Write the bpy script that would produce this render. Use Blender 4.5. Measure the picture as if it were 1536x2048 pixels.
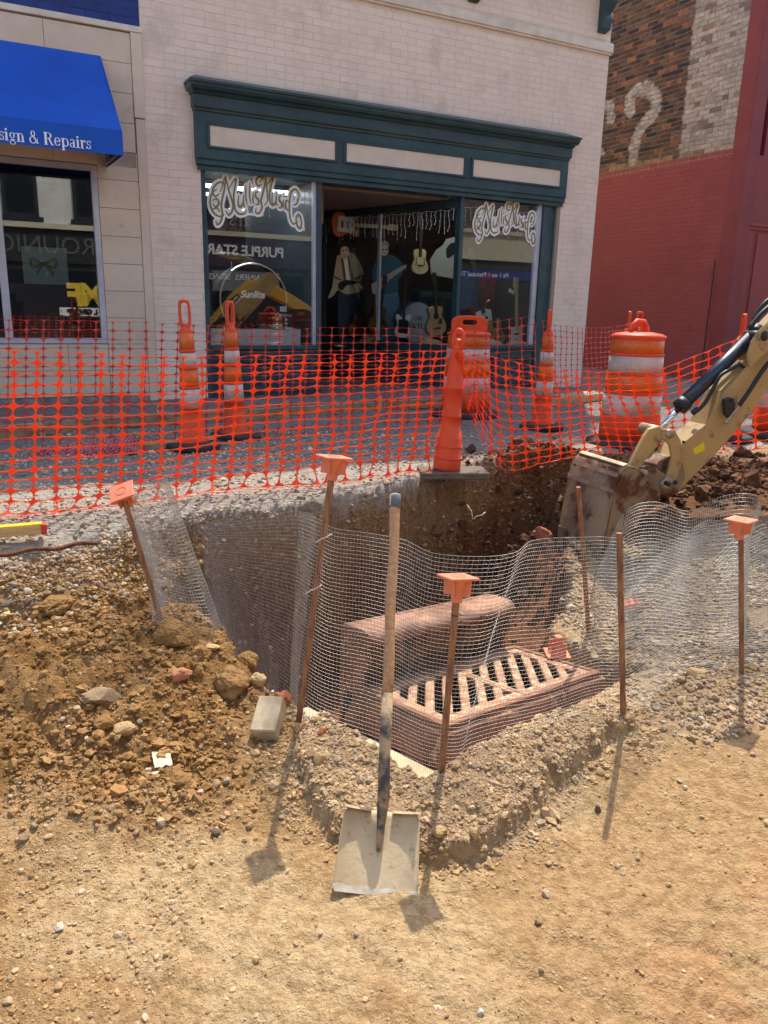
import bpy, bmesh, math, random
import numpy as np
from mathutils import Vector, Matrix, noise as mnoise
random.seed(7); RNG = np.random.default_rng(11)
for _o in list(bpy.data.objects): bpy.data.objects.remove(_o)
SC = bpy.context.scene
COL = SC.collection

# ------------------------------------------------------------------ camera
FPX = 1560.0                                    # focal length in photo pixels (photo 1536 x 2048)
PITCH, ROLL, YAW = math.radians(14.75), math.radians(1.41), math.radians(61.9)
CZ = 1.05                                       # eye height above the gravel
_cp, _sp, _cr, _sr = math.cos(PITCH), math.sin(PITCH), math.cos(ROLL), math.sin(ROLL)
FW = Vector((0, _cp, -_sp)); _r0 = Vector((1, 0, 0)); _u0 = Vector((0, _sp, _cp))
RT = _r0 * _cr + _u0 * _sr; UPV = _u0 * _cr - _r0 * _sr
CAMP = Vector((0, 0, CZ))
cam_d = bpy.data.cameras.new('camera'); cam = bpy.data.objects.new('camera', cam_d); COL.objects.link(cam)
cam_d.sensor_fit = 'VERTICAL'; cam_d.sensor_height = 36; cam_d.lens = FPX / 2048 * 36
cam_d.clip_start = 0.05; cam_d.clip_end = 500
cam.matrix_world = Matrix(((RT.x, UPV.x, -FW.x, 0), (RT.y, UPV.y, -FW.y, 0), (RT.z, UPV.z, -FW.z, CZ), (0, 0, 0, 1)))
SC.camera = cam

# ------------------------------------------------------------------ light
SUN_EL, SUN_AZ = math.radians(57), math.radians(12)
w = bpy.data.worlds.new('World'); SC.world = w; w.use_nodes = True
nt = w.node_tree; bg = nt.nodes['Background']
sky = nt.nodes.new('ShaderNodeTexSky'); sky.sky_type = 'NISHITA'; sky.sun_disc = False
sky.sun_elevation = SUN_EL; sky.sun_rotation = SUN_AZ; sky.dust_density = 2.0
nt.links.new(sky.outputs[0], bg.inputs[0]); bg.inputs[1].default_value = 0.15
sd = bpy.data.lights.new('sun', 'SUN'); sd.energy = 2.6; sd.angle = math.radians(0.5); sd.color = (1, 0.95, 0.86)
sun = bpy.data.objects.new('sun', sd); COL.objects.link(sun)
_sv = Vector((math.sin(SUN_AZ) * math.cos(SUN_EL), math.cos(SUN_AZ) * math.cos(SUN_EL), math.sin(SUN_EL)))
sun.rotation_euler = _sv.to_track_quat('Z', 'Y').to_euler(); sun.location = _sv * 30
SC.view_settings.view_transform = 'Standard'; SC.view_settings.look = 'None'
SC.view_settings.exposure = 1.2; SC.view_settings.gamma = 1
SC.cycles.transparent_max_bounces = 24

# ------------------------------------------------------------------ pixel to place
def ray(x, y): return FW + RT * ((x - 768) / FPX) + UPV * ((1024 - y) / FPX)
def onz(x, y, z): d = ray(x, y); return CAMP + d * ((z - CZ) / d.z)
def atY(x, y, Y): d = ray(x, y); return CAMP + d * (Y / d.y)
def onpl(x, y, p, n): d = ray(x, y); return CAMP + d * ((p - CAMP).dot(n) / d.dot(n))
def proj(p):
    q = Vector(p) - CAMP; z = q.dot(FW); return 768 + FPX * q.dot(RT) / z, 1024 - FPX * q.dot(UPV) / z, z
FU = Vector((math.sin(YAW), math.cos(YAW), 0)); FN = Vector((math.cos(YAW), -math.sin(YAW), 0))   # along the shop front / out of it
P0 = Vector((-2.592, 8.556, 0))
FRAME = Matrix.Translation(P0) @ Matrix.Rotation(math.atan2(FU.y, FU.x), 4, 'Z')                  # local: u along, d inwards, w up
FINV = FRAME.inverted()
def fac(x, y, d=0.0):                           # point of the photo on the plane d metres behind the shop front, in u, d, w
    return FINV @ onpl(x, y, P0 - FN * d, FN)

# ------------------------------------------------------------------ mesh helpers
class MB:
    def __init__(s): s.v = []; s.f = []
    def add(s, vs, fs, M=None):
        n = len(s.v)
        s.v += [tuple(M @ Vector(p)) if M is not None else tuple(p) for p in vs]
        s.f += [tuple(i + n for i in f) for f in fs]; return s
    def box(s, p0, p1, M=None):
        (a, b, c), (d, e, f) = p0, p1
        return s.add([(a,b,c),(d,b,c),(d,e,c),(a,e,c),(a,b,f),(d,b,f),(d,e,f),(a,e,f)],
                     [(3,2,1,0),(4,5,6,7),(0,1,5,4),(1,2,6,5),(2,3,7,6),(3,0,4,7)], M)
    def beam(s, a, b, wd, ht, up=(0,0,1), ta=1.0, tb=1.0):
        a, b = Vector(a), Vector(b); d = (b - a).normalized(); up = Vector(up)
        if abs(d.dot(up)) > .99: up = Vector((0, 1, 0))
        r = d.cross(up).normalized(); u = r.cross(d).normalized(); vs = []
        for p, t in ((a, ta), (b, tb)):
            for i, j in ((-1,-1),(1,-1),(1,1),(-1,1)): vs.append(p + r * (i * wd * t / 2) + u * (j * ht * t / 2))
        return s.add(vs, [(3,2,1,0),(4,5,6,7),(0,1,5,4),(1,2,6,5),(2,3,7,6),(3,0,4,7)])
    def tube(s, pts, r, n=8, cap=True, closed=False):
        pts = [Vector(p) for p in pts]; k = len(pts); vs = []; fs = []; pu = None
        for i, p in enumerate(pts):
            a = pts[(i-1) % k] if (closed or i > 0) else p; b = pts[(i+1) % k] if (closed or i < k-1) else p
            d = (b - a).normalized()
            if pu is None: pu = Vector((0,0,1)) if abs(d.z) < .9 else Vector((1,0,0))
            u = (pu - d * pu.dot(d)).normalized(); v = d.cross(u); pu = u
            rr = r[i] if hasattr(r, '__len__') else r
            for j in range(n):
                t = 2*math.pi*j/n; vs.append(p + u*(rr*math.cos(t)) + v*(rr*math.sin(t)))
        m = k if closed else k-1
        for i in range(m):
            for j in range(n):
                a, b = i*n+j, i*n+(j+1) % n; i2 = (i+1) % k
                fs.append((a, b, i2*n+(j+1) % n, i2*n+j))
        if cap and not closed: fs.append(tuple(range(n-1,-1,-1))); fs.append(tuple((k-1)*n+j for j in range(n)))
        return s.add(vs, fs)
    def lathe(s, prof, n=24, M=None):           # prof: (r, z) upwards
        vs = []; fs = []
        for r, z in prof:
            for j in range(n): t = 2*math.pi*j/n; vs.append((r*math.cos(t), r*math.sin(t), z))
        for i in range(len(prof)-1):
            for j in range(n): fs.append((i*n+j, i*n+(j+1) % n, (i+1)*n+(j+1) % n, (i+1)*n+j))
        fs.append(tuple(range(n-1,-1,-1))); fs.append(tuple((len(prof)-1)*n+j for j in range(n)))
        return s.add(vs, fs, M)
    def prism(s, poly, z0, z1, M=None):         # polygon in xy, extruded along z
        n = len(poly); a = sum(poly[i][0]*poly[(i+1)%n][1]-poly[(i+1)%n][0]*poly[i][1] for i in range(n))
        if a < 0: poly = poly[::-1]
        vs = [(x,y,z0) for x,y in poly] + [(x,y,z1) for x,y in poly]
        fs = [tuple(range(n-1,-1,-1)), tuple(range(n,2*n))] + [(i,(i+1)%n,n+(i+1)%n,n+i) for i in range(n)]
        return s.add(vs, fs, M)
    def ringprism(s, outer, inner, z0, z1, M=None):   # same point count: plate with a hole
        n = len(outer); vs = []
        for z in (z0, z1): vs += [(x,y,z) for x,y in outer] + [(x,y,z) for x,y in inner]
        fs = []
        for i in range(n):
            j = (i+1) % n
            fs += [(j,i,n+i,n+j), (2*n+i,2*n+j,3*n+j,3*n+i), (i,j,2*n+j,2*n+i), (n+j,n+i,3*n+i,3*n+j)]
        return s.add(vs, fs, M)
    def build(s, name, m, parent=None, smooth=False, bevel=0, M=None, seg=1):
        me = bpy.data.meshes.new(name); me.from_pydata(s.v, [], s.f)
        if bevel:
            bm = bmesh.new(); bm.from_mesh(me)
            ed = [e for e in bm.edges if len(e.link_faces) == 2 and e.calc_face_angle(0) > .5]
            bmesh.ops.bevel(bm, geom=ed, offset=bevel, segments=seg, affect='EDGES', profile=.6, clamp_overlap=True)
            bm.to_mesh(me); bm.free()
        return mkobj(name, me, m, parent, smooth, M)
def mkobj(name, me, m, parent=None, smooth=False, M=None):
    if m is not None: me.materials.append(m)
    if smooth == 'auto': me.shade_smooth_by_angle(math.radians(38)) if hasattr(me, 'shade_smooth_by_angle') else me.shade_smooth()
    elif smooth: me.shade_smooth()
    else: me.shade_flat()
    o = bpy.data.objects.new(name, me); COL.objects.link(o)
    if M is not None: o.matrix_world = M
    if parent is not None: o.parent = parent
    return o
def npmesh(name, Vn, Fn, m, parent=None, smooth=False, cols=None, uvw=None):
    me = bpy.data.meshes.new(name); Vn = np.asarray(Vn, np.float32); Fn = np.asarray(Fn, np.int32); k = Fn.shape[1]
    me.vertices.add(len(Vn)); me.vertices.foreach_set('co', Vn.ravel())
    me.loops.add(Fn.size); me.loops.foreach_set('vertex_index', Fn.ravel())
    me.polygons.add(len(Fn)); me.polygons.foreach_set('loop_start', np.arange(0, Fn.size, k, dtype=np.int32))
    me.update(calc_edges=True)
    if cols is not None:
        at = me.color_attributes.new('col', 'FLOAT_COLOR', 'POINT')
        c4 = np.ones((len(Vn), 4), np.float32); c4[:, :3] = cols; at.data.foreach_set('color', c4.ravel())
    return mkobj(name, me, m, parent, smooth)
def tag(o, label, cat=None, group=None, kind=None):
    o['label'] = label
    if cat: o['category'] = cat
    if group: o['group'] = group
    if kind: o['kind'] = kind
    return o
def thing(name, label, cat, M=None, group=None):
    o = bpy.data.objects.new(name, None); COL.objects.link(o); o.empty_display_size = .1
    if M is not None: o.matrix_world = M
    return tag(o, label, cat, group)
def T(x, y=0, z=0): return Matrix.Translation(Vector((x, y, z) if not hasattr(x, '__len__') else x))
def Rz(a): return Matrix.Rotation(a, 4, 'Z')
def Rx(a): return Matrix.Rotation(a, 4, 'X')
def Ry(a): return Matrix.Rotation(a, 4, 'Y')
def basis(o, x, y, z): return Matrix(((x[0],y[0],z[0],o[0]),(x[1],y[1],z[1],o[1]),(x[2],y[2],z[2],o[2]),(0,0,0,1)))
def catmull(P, n):
    P = [np.array(p, float) for p in P]; out = []
    for i in range(len(P)-1):
        a, b = P[max(i-1,0)], P[i]; c, d = P[i+1], P[min(i+2,len(P)-1)]
        for k in range(n):
            t = k/n; out.append(.5*((2*b)+(c-a)*t+(2*a-5*b+4*c-d)*t*t+(3*b-a-3*c+d)*t**3))
    out.append(P[-1]); return np.array(out)

# numpy gradient noise
_perm = np.random.default_rng(3).permutation(512).astype(np.int64); _perm = np.concatenate([_perm, _perm, _perm])
def vnoise(x, y, z=0.0):
    x = np.asarray(x, float); y = np.asarray(y, float); z = np.broadcast_to(np.asarray(z, float), x.shape)
    xi, yi, zi = np.floor(x).astype(np.int64), np.floor(y).astype(np.int64), np.floor(z).astype(np.int64)
    xf, yf, zf = x-xi, y-yi, z-zi
    f = lambda t: t*t*t*(t*(t*6-15)+10)
    u, v, w_ = f(xf), f(yf), f(zf)
    def h(i, j, k): return _perm[(_perm[(_perm[i & 511] + j) & 511] + k) & 511] / 256.0 - 1.0
    r = 0
    for i in (0, 1):
        for j in (0, 1):
            for k in (0, 1):
                r = r + h(xi+i, yi+j, zi+k) * (u if i else 1-u) * (v if j else 1-v) * (w_ if k else 1-w_)
    return r
def fbm(x, y, z=0.0, o=4, g=.5):
    r = 0; a = 1
    for k in range(o): r = r + a*vnoise(x*2**k+17*k, y*2**k-9*k, np.asarray(z)*2**k); a *= g
    return r
def sstep(a, b, x): t = np.clip((x-a)/(b-a), 0, 1); return t*t*(3-2*t)
def polysd(poly, X, Y):                         # signed distance, negative inside
    poly = np.array([(p[0], p[1]) for p in poly], float); n = len(poly); d = np.full(X.shape, 1e9); ins = np.zeros(X.shape, bool)
    for i in range(n):
        (ax, ay), (bx, by) = poly[i], poly[(i+1) % n]; ex, ey = bx-ax, by-ay
        t = np.clip(((X-ax)*ex+(Y-ay)*ey)/(ex*ex+ey*ey+1e-12), 0, 1)
        d = np.minimum(d, (X-ax-t*ex)**2+(Y-ay-t*ey)**2)
        c = ((ay <= Y) != (by <= Y)) & (X < (bx-ax)*(Y-ay)/((by-ay) if by != ay else 1e-9)+ax); ins ^= c
    d = np.sqrt(d); return np.where(ins, -d, d)

# ------------------------------------------------------------------ materials
def S(r, g, b):
    f = lambda c: (c/255/12.92) if c/255 <= .04045 else ((c/255+.055)/1.055)**2.4
    return (f(r), f(g), f(b))
def mat(name, col, rough=.6, metal=0., col2=None, nscale=6., lo=.4, hi=.65, bump=0., bscale=60., bdist=.004, spec=.4,
        attr=False, vary=0., coord='Object', col3=None, n3=25., lo3=.55, hi3=.62, coat=0., stretch=None, transl=0., detail=6):
    m = bpy.data.materials.new(name); m.use_nodes = True; t = m.node_tree; N, L = t.nodes, t.links
    p = N['Principled BSDF']; p.inputs['Roughness'].default_value = rough; p.inputs['Metallic'].default_value = metal
    p.inputs['Specular IOR Level'].default_value = spec
    if coat: p.inputs['Coat Weight'].default_value = coat
    tc = N.new('ShaderNodeNewGeometry' if coord == 'World' else 'ShaderNodeTexCoord'); vec = tc.outputs['Position' if coord == 'World' else coord]
    if stretch:
        mp = N.new('ShaderNodeMapping'); mp.inputs['Scale'].default_value = stretch; L.new(vec, mp.inputs[0]); vec = mp.outputs[0]
    def rgb(c): n = N.new('ShaderNodeRGB'); n.outputs[0].default_value = (*c, 1); return n.outputs[0]
    def mix(f, a, b, mode='MIX'):
        n = N.new('ShaderNodeMix'); n.data_type = 'RGBA'; n.blend_type = mode
        if hasattr(f, 'links') or hasattr(f, 'is_linked'): L.new(f, n.inputs[0])
        else: n.inputs[0].default_value = f
        L.new(a, n.inputs[6]); L.new(b, n.inputs[7]); return n.outputs[2]
    def noise(sc, d=detail):
        n = N.new('ShaderNodeTexNoise'); n.inputs['Scale'].default_value = sc; n.inputs['Detail'].default_value = d
        n.inputs['Roughness'].default_value = .62; L.new(vec, n.inputs['Vector']); return n.outputs[0]
    def ramp(f, a, b):
        n = N.new('ShaderNodeMapRange'); n.inputs[1].default_value = a; n.inputs[2].default_value = b; L.new(f, n.inputs[0]); return n.outputs[0]
    if attr:
        a = N.new('ShaderNodeAttribute'); a.attribute_name = 'col'; c = a.outputs['Color']
        if col is not None: c = mix(1.0, c, rgb(col), 'MULTIPLY')
    else: c = rgb(col)
    if col2 is not None:
        c2 = rgb(col2)
        if attr: c2 = mix(1.0, c, c2, 'MULTIPLY')
        c = mix(ramp(noise(nscale), lo, hi), c, c2)
    if col3 is not None:
        c3 = rgb(col3)
        if attr: c3 = mix(1.0, c, c3, 'MULTIPLY')
        c = mix(ramp(noise(n3), lo3, hi3), c, c3)
    if vary:
        oi = N.new('ShaderNodeObjectInfo'); hs = N.new('ShaderNodeHueSaturation'); L.new(c, hs.inputs['Color'])
        mr = N.new('ShaderNodeMapRange'); mr.inputs[3].default_value = 1-vary; mr.inputs[4].default_value = 1+vary
        L.new(oi.outputs['Random'], mr.inputs[0]); L.new(mr.outputs[0], hs.inputs['Value']); c = hs.outputs[0]
    L.new(c, p.inputs['Base Color'])
    if bump:
        b = N.new('ShaderNodeBump'); b.inputs['Strength'].default_value = bump; b.inputs['Distance'].default_value = bdist
        L.new(noise(bscale, 8), b.inputs['Height']); L.new(b.outputs[0], p.inputs['Normal'])
    if transl:
        tr = N.new('ShaderNodeBsdfTranslucent'); L.new(c, tr.inputs[0]); ms = N.new('ShaderNodeMixShader'); ms.inputs[0].default_value = transl
        L.new(p.outputs[0], ms.inputs[1]); L.new(tr.outputs[0], ms.inputs[2]); L.new(ms.outputs[0], N['Material Output'].inputs[0])
    return m
def glassmat(name, tint=(.86,.9,.9), ior=1.5):
    m = bpy.data.materials.new(name); m.use_nodes = True; t = m.node_tree; N, L = t.nodes, t.links; N.remove(N['Principled BSDF'])
    tr = N.new('ShaderNodeBsdfTransparent'); tr.inputs[0].default_value = (*tint, 1)
    gl = N.new('ShaderNodeBsdfGlossy'); gl.inputs['Roughness'].default_value = 0.0
    fr = N.new('ShaderNodeFresnel'); ge = N.new('ShaderNodeNewGeometry'); mr = N.new('ShaderNodeMapRange'); mr.inputs[3].default_value = ior; mr.inputs[4].default_value = 1/ior
    L.new(ge.outputs['Backfacing'], mr.inputs[0]); L.new(mr.outputs[0], fr.inputs[0]); ms = N.new('ShaderNodeMixShader')
    L.new(fr.outputs[0], ms.inputs[0]); L.new(tr.outputs[0], ms.inputs[1]); L.new(gl.outputs[0], ms.inputs[2]); L.new(ms.outputs[0], N['Material Output'].inputs[0])
    return m

# flat lettering, meshed before the scene gets heavy
TXT = {}
def maketext(key, body, size=1.0, extrude=.0, shear=0., offset=0., spacing=1.0):
    cu = bpy.data.curves.new(key, 'FONT'); cu.body = body; cu.size = size; cu.extrude = extrude; cu.shear = shear; cu.offset = offset
    cu.space_character = spacing; cu.align_x = 'CENTER'; cu.align_y = 'CENTER'; cu.resolution_u = 3
    o = bpy.data.objects.new(key, cu); COL.objects.link(o)
    dg = bpy.context.evaluated_depsgraph_get(); me = bpy.data.meshes.new_from_object(o.evaluated_get(dg)); me.name = key
    bpy.data.objects.remove(o); bpy.data.curves.remove(cu); TXT[key] = me
def puttext(key, name, m, M, parent=None):
    me = TXT[key].copy(); me.materials.clear()
    if parent is not None and M is not None:
        me.transform(M); return mkobj(name, me, m, parent)
    return mkobj(name, me, m, parent, M=M)
for k, b, sz, ex, sh, of in (('sunlite','Sunlite',.11,.002,.25,.004),('the','THE',.06,.001,0,0),('beatles','BEATLES',.10,.001,0,0),
        ('card','Campus',.04,.001,.3,0),('purple','PURPLE STAR',.42,.01,0,.012),('banners','BANNERS  SIGNS',.26,.01,0,0),
        ('em','M',.62,.01,0,.03),('ef','F',.62,.01,0,.03),('group','L GROUP',.2,.01,0,.012),('fit','Fit 1 on 1 Personal Training',.3,.01,0,.004),('uniq','ROUNIQUE',.6,.01,0,0),
        ('sans','21\'S',.5,.01,0,.01),('cat','CAT',.34,.01,.1,.02),('dump','DUMP NO WASTE   DRAINS TO WATERWAYS',.034,.0012,0,0),('dump2','NO DUMPING',.034,.0012,0,0)):
    maketext(k, b, sz, ex, sh, of)
# ------------------------------------------------------------------ the ground: one sheet with street gravel, dug-out dirt, pit, mound
def P2(x, y, z): p = onz(x, y, z); return (p.x, p.y, z)
LOW = [P2(*q) for q in ((0,1240,-.25),(120,1220,-.24),(230,1200,-.25),(320,1245,-.26),(430,1300,-.33),(520,1370,-.43),(590,1440,-.5),
    (0,1400,-.36),(200,1400,-.35),(350,1400,-.40),(450,1450,-.47),(0,1600,-.48),(200,1600,-.48),(400,1560,-.53),(0,1800,-.57),(200,1800,-.58),(300,1700,-.57),
    (600,1580,-.505),(520,1620,-.535),(600,1720,-.575),(768,1700,-.575),(768,1850,-.585),(768,2040,-.59),(100,2040,-.59),(1450,2040,-.58),(1100,1850,-.575),
    (1450,1800,-.55),(1050,1720,-.57),(700,1530,-.52),(800,1575,-.53),(880,1580,-.53),(930,1650,-.55),(1000,1570,-.52),(1100,1500,-.5),(1240,1465,-.49),
    (1000,1720,-.575),(1120,1640,-.57),(1200,1560,-.54),(1300,1500,-.5),(1300,1420,-.47),(1400,1360,-.43),(1480,1345,-.42),(1536,1330,-.42),(1536,1500,-.48),(1400,1500,-.5),
    (1300,1280,-.52),(1200,1300,-.55),(1250,1150,-.40),(1400,1150,-.34),(1536,1150,-.3),(1350,1060,-.24),(1536,1050,-.15))]
LOW += [(-4,2,-.35),(-4,0,-.6),(4,0,-.58),(5,3,-.45),(0,-3,-.6),(4.5,5,-.1),(2.6,5.0,-.06),(-8,-2,-.6),(8,-2,-.6)]
_L = np.array(LOW); 
def rbf_fit(P):
    n = len(P); D = np.sqrt(((P[:,None,:2]-P[None,:,:2])**2).sum(-1))+np.eye(n)*0
    A = np.zeros((n+3, n+3)); A[:n,:n] = D-np.eye(n)*.01; A[:n,n] = 1; A[:n,n+1:] = P[:,:2]; A[n,:n] = 1; A[n+1:,:n] = P[:,:2].T
    return np.linalg.solve(A, np.concatenate([P[:,2], [0,0,0]]))
def rbf_eval(P, c, X, Y):
    r = c[len(P)] + c[len(P)+1]*X + c[len(P)+2]*Y
    for i, p in enumerate(P): r = r + c[i]*np.sqrt((X-p[0])**2+(Y-p[1])**2)
    return r
_LC = rbf_fit(_L)
FLOOR = np.array([(-.45,2.80,-.62),(-.3,2.9,-.70),(-.12,3.05,-.74),(0,3.4,-.9),(.3,4.2,-1.1),(.8,5.0,-.9),(1.1,4.7,-.62),(.95,3.95,-.72),(-.55,3.5,-1.0),(-.8,3.2,-.6),(.2,2.6,-.68),(1.0,3.1,-.70)])
_FC = rbf_fit(FLOOR)
PLATEAU = [(-60,-30),(-3.2,1.75),(-1.612,3.121),(-1.222,3.536),(-.9,3.80),(-.348,4.13),(.3,4.78),(.802,5.38),(1.348,5.63),(2.3,5.95),(4,6.9),(9,9.3),(60,34),(60,120),(-60,120)]
PIT = [(-1.04,3.42),(-.86,3.84),(-.348,4.17),(.3,4.82),(.8,5.42),(1.15,5.45),(1.30,5.0),(1.1,4.5),(.98,4.0),(.82,3.66),(.62,3.56),(-.02,2.94),(-.16,2.80),(-.27,2.80),(-.47,2.93),(-.66,3.13),(-.83,3.30)]
# inlet box frame
IF = Vector((.247, 2.55, -.423)); IA = Vector((.745,.667,-.087)).normalized(); IB = Vector((-.667,.745,-.097)).normalized(); IN = IA.cross(IB).normalized()
ILA, ILB = 1.0, .50
def inl(a, b, c=0): return IF + IA*a + IB*b + IN*c
SLABPIT = [inl(-.21,-.10), inl(ILA+.16,-.10), inl(ILA+.16,ILB+.2), inl(-.25,ILB+.2)]
LEDGE = [P2(x, y, -.52) for x, y in ((640,1610),(690,1650),(760,1670),(930,1690),(1040,1650),(1090,1580),(1180,1520),(1260,1475),(1230,1440),(1150,1450),(890,1520),(640,1460),(560,1540))]
def ground_z(X, Y, fine=True):
    X = np.asarray(X, float); Y = np.asarray(Y, float)
    n1 = fbm(X*2.3, Y*2.3, 1.3, 3); n2 = fbm(X*7, Y*7, 4.1, 4); n3 = fbm(X*28, Y*28, 7.7, 4)
    low = rbf_eval(_L, _LC, np.clip(X,-5,5), np.clip(Y,-2.5,6)); low = np.clip(low, -.62, .05)
    mound = sstep(-.15, -.9, X) * sstep(1.9, 2.3, Y)
    led = polysd(LEDGE, X, Y) + n2*.03
    low = low + .062*sstep(.02, -.02, led)
    low = low + n1*.012 + n2*(.008+.026*mound) + n3*(.0025+.013*mound+.007*sstep(.05,-.02,led))
    # tyre and track marks in the trampled dirt
    low = low - .006*sstep(.25,.5,np.sin((X*.55+Y*.9)*34+n1*5))*sstep(2.2,1.7,Y)*sstep(-.2,.4,n1+.2)
    hi = .012*n1 + .006*n2 + .004*n3
    hi = hi + .10*np.exp(-(((X-1.15)/.35)**2+((Y-5.62)/.16)**2)) + .13*np.exp(-(((X-2.6)/.8)**2+((Y-5.5)/.35)**2))
    e = polysd(PLATEAU, X, Y) + n1*.05 + n2*.05 + n3*.012
    wd = .06 + .16*sstep(-.9, -1.4, X)
    z = low + (hi-low)*sstep(wd, -wd, e)
    q = np.minimum(polysd(PIT, X, Y) + n2*.04 + n3*.012, polysd(SLABPIT, X, Y) + n3*.012)
    fl = rbf_eval(FLOOR, _FC, np.clip(X,-1.2,1.6), np.clip(Y,2.4,5.5)) + n2*.02 + n3*.01
    fl = np.clip(fl, -1.2, -.6)
    wq = .05 + .05*sstep(4.4,4.9,Y)
    z = z + (np.minimum(fl, z)-z)*sstep(wq, -wq, q)
    # soil fallen against the far pit wall
    z = np.where((q < .3), z + .34*np.exp(-(((X-.93)/.3)**2+((Y-5.0)/.3)**2))*(1+.25*n2), z)
    ii = polysd([inl(.03,.03), inl(ILA-.03,.03), inl(ILA-.03,ILB+.06), inl(.03,ILB+.06)], X, Y); z = np.where(ii < 0, -1.9, z)
    return z
def gz(x, y): return float(ground_z(np.array([x]), np.array([y]))[0])
def spacing(lo, a, b, hi, d, g):                # dense between a and b, growing outwards
    m = np.arange(a, b, d); l = [a]; s = d
    while l[-1] > lo: s *= g; l.append(l[-1]-s)
    h = [b]; s = d
    while h[-1] < hi: s *= g; h.append(h[-1]+s)
    return np.concatenate([l[:0:-1], m, h])
gx = spacing(-60, -2.2, 2.9, 60, .0125, 1.12); gy = np.concatenate([spacing(-60, 1.15, 3.9, 3.91, .0105, 1.12), spacing(3.93, 3.94, 6.2, 110, .02, 1.10)])
GX, GY = np.meshgrid(gx, gy); GZ = ground_z(GX.ravel(), GY.ravel()).reshape(GX.shape)
def soil_colour(X, Y, Z):
    n = fbm(X*1.7, Y*1.7, 9, 4); n2 = fbm(X*9, Y*9, 3, 4)
    tan = np.array(S(182,148,105)); pale = np.array(S(194,164,122)); brown = np.array(S(146,109,64)); grav = np.array(S(176,164,150)); ledge = np.array(S(178,150,118))
    red = np.array(S(124,80,54)); layer = np.array(S(158,122,82)); rust = np.array(S(190,140,98)); gpit = np.array(S(140,122,100))
    m = lambda a, b, t: a + (b-a)*t[..., None]
    c = m(np.broadcast_to(tan, X.shape+(3,)), pale, sstep(-.1,.5,n))
    c = m(c, rust, sstep(.35,.7,fbm(X*2.5,Y*2.5,21,3)+.15*n2)*sstep(.2,1.1,X)*.55)
    c = m(c, brown, np.clip(sstep(-.15,-.6,X+n2*.15)*sstep(2.0,2.35,Y+n2*.1) + .55*sstep(-.55,-1.1,X+n*.2)*sstep(2.0,1.6,Y), 0, 1)*(.75+.25*sstep(-.5,.3,n2)))
    c = m(c, ledge, sstep(.06,-.04,polysd(LEDGE,X,Y)+n2*.05)*.85)
    c = m(c, ledge, sstep(.75,1.15,X)*sstep(2.45,2.8,Y)*.7)
    c = m(c, gpit, sstep(.9,1.15,X-.25*(Y-3))*sstep(2.95,3.15,Y)*sstep(4.6,4.0,Y)*.8)
    up = sstep(.12,-.05,polysd(PLATEAU,X,Y)+n2*.06)
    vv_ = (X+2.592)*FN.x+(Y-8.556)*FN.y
    c = m(c, grav, up); c = m(c, np.array(S(128,123,120)), up*sstep(4.3,3.7,vv_+.35*n)*.85); c = m(c, layer, up*sstep(-.045,-.12,Z+n2*.02)*.9)  # gravel towards the shops coloured darker to deepen the building's shade
    pit = sstep(.06,-.02,polysd(PIT,X,Y)); c = m(c, layer, pit*sstep(-.02,-.1,Z)); c = m(c, red, pit*sstep(-.26,-.42,Z+n2*.06))
    c = m(c, gpit, sstep(-.58,-.72,Z)*sstep(3.35,3.05,Y)*sstep(.25,-.1,X))
    darkp = np.exp(-(((X-1.15)/.4)**2+((Y-5.62)/.2)**2)) + np.exp(-(((X-2.6)/1.0)**2+((Y-5.45)/.5)**2)) + np.exp(-(((X-2.0)/.8)**2+((Y-4.9)/.5)**2))
    return m(c, np.array(S(120,84,58)), np.clip(darkp*1.3,0,1)*sstep(4.3,4.8,Y))
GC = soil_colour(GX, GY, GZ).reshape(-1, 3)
ny, nx = GX.shape; idx = np.arange(ny*nx).reshape(ny, nx)
gf = np.stack([idx[:-1,:-1], idx[:-1,1:], idx[1:,1:], idx[1:,:-1]], -1).reshape(-1, 4)
M_ground = mat('soil', None, .95, attr=True, col2=(.70,.66,.60), nscale=30, lo=.42, hi=.6, col3=(1.25,1.22,1.18), n3=130, lo3=.54, hi3=.66, bump=1.0, bscale=75, bdist=.022, spec=.15, detail=8)
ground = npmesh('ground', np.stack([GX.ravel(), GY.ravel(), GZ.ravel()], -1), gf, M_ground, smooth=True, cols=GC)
tag(ground, 'dug up street ground of tan dirt, gravel bed and deep pit', 'ground', kind='structure')
# ------------------------------------------------------------------ building materials
M_store = mat('cream_painted_brick', S(234,212,192), .75, col2=S(222,200,180), nscale=3, lo=.45, hi=.75, col3=S(206,186,168), n3=2.6, lo3=.56, hi3=.75, bump=.5, bscale=30, bdist=.006, vary=.03, coord='World')
M_storew = mat('cream_painted_mortar', S(224,203,183), .85, col2=S(212,191,172), nscale=4, bump=.4, bscale=40, coord='World')
M_green = mat('dark_green_paint', S(40,66,72), .45, col2=S(54,80,84), nscale=2.5, bump=.12, bscale=25, coat=.15, col3=S(28,48,52), n3=11, lo3=.6, hi3=.75)
M_panel = mat('cream_panel_paint', S(222,202,182), .6, col2=S(212,192,172), nscale=5)
M_trim = mat('pale_stone_trim', S(226,212,192), .7, col2=S(206,190,168), nscale=4, bump=.2, bscale=30)
M_stone = mat('beige_stone_cladding', S(216,196,172), .6, col2=S(204,182,158), nscale=2.2, vary=.04, bump=.12, bscale=22, col3=S(188,166,142), n3=7, lo3=.62, hi3=.75, coord='World')
M_joint = mat('dark_joint', S(150,132,114), .9)
M_navy = mat('navy_painted_brick', S(36,56,122), .6, col2=S(28,44,100), nscale=4, bump=.3, bscale=40, vary=.05, coord='World')
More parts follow.
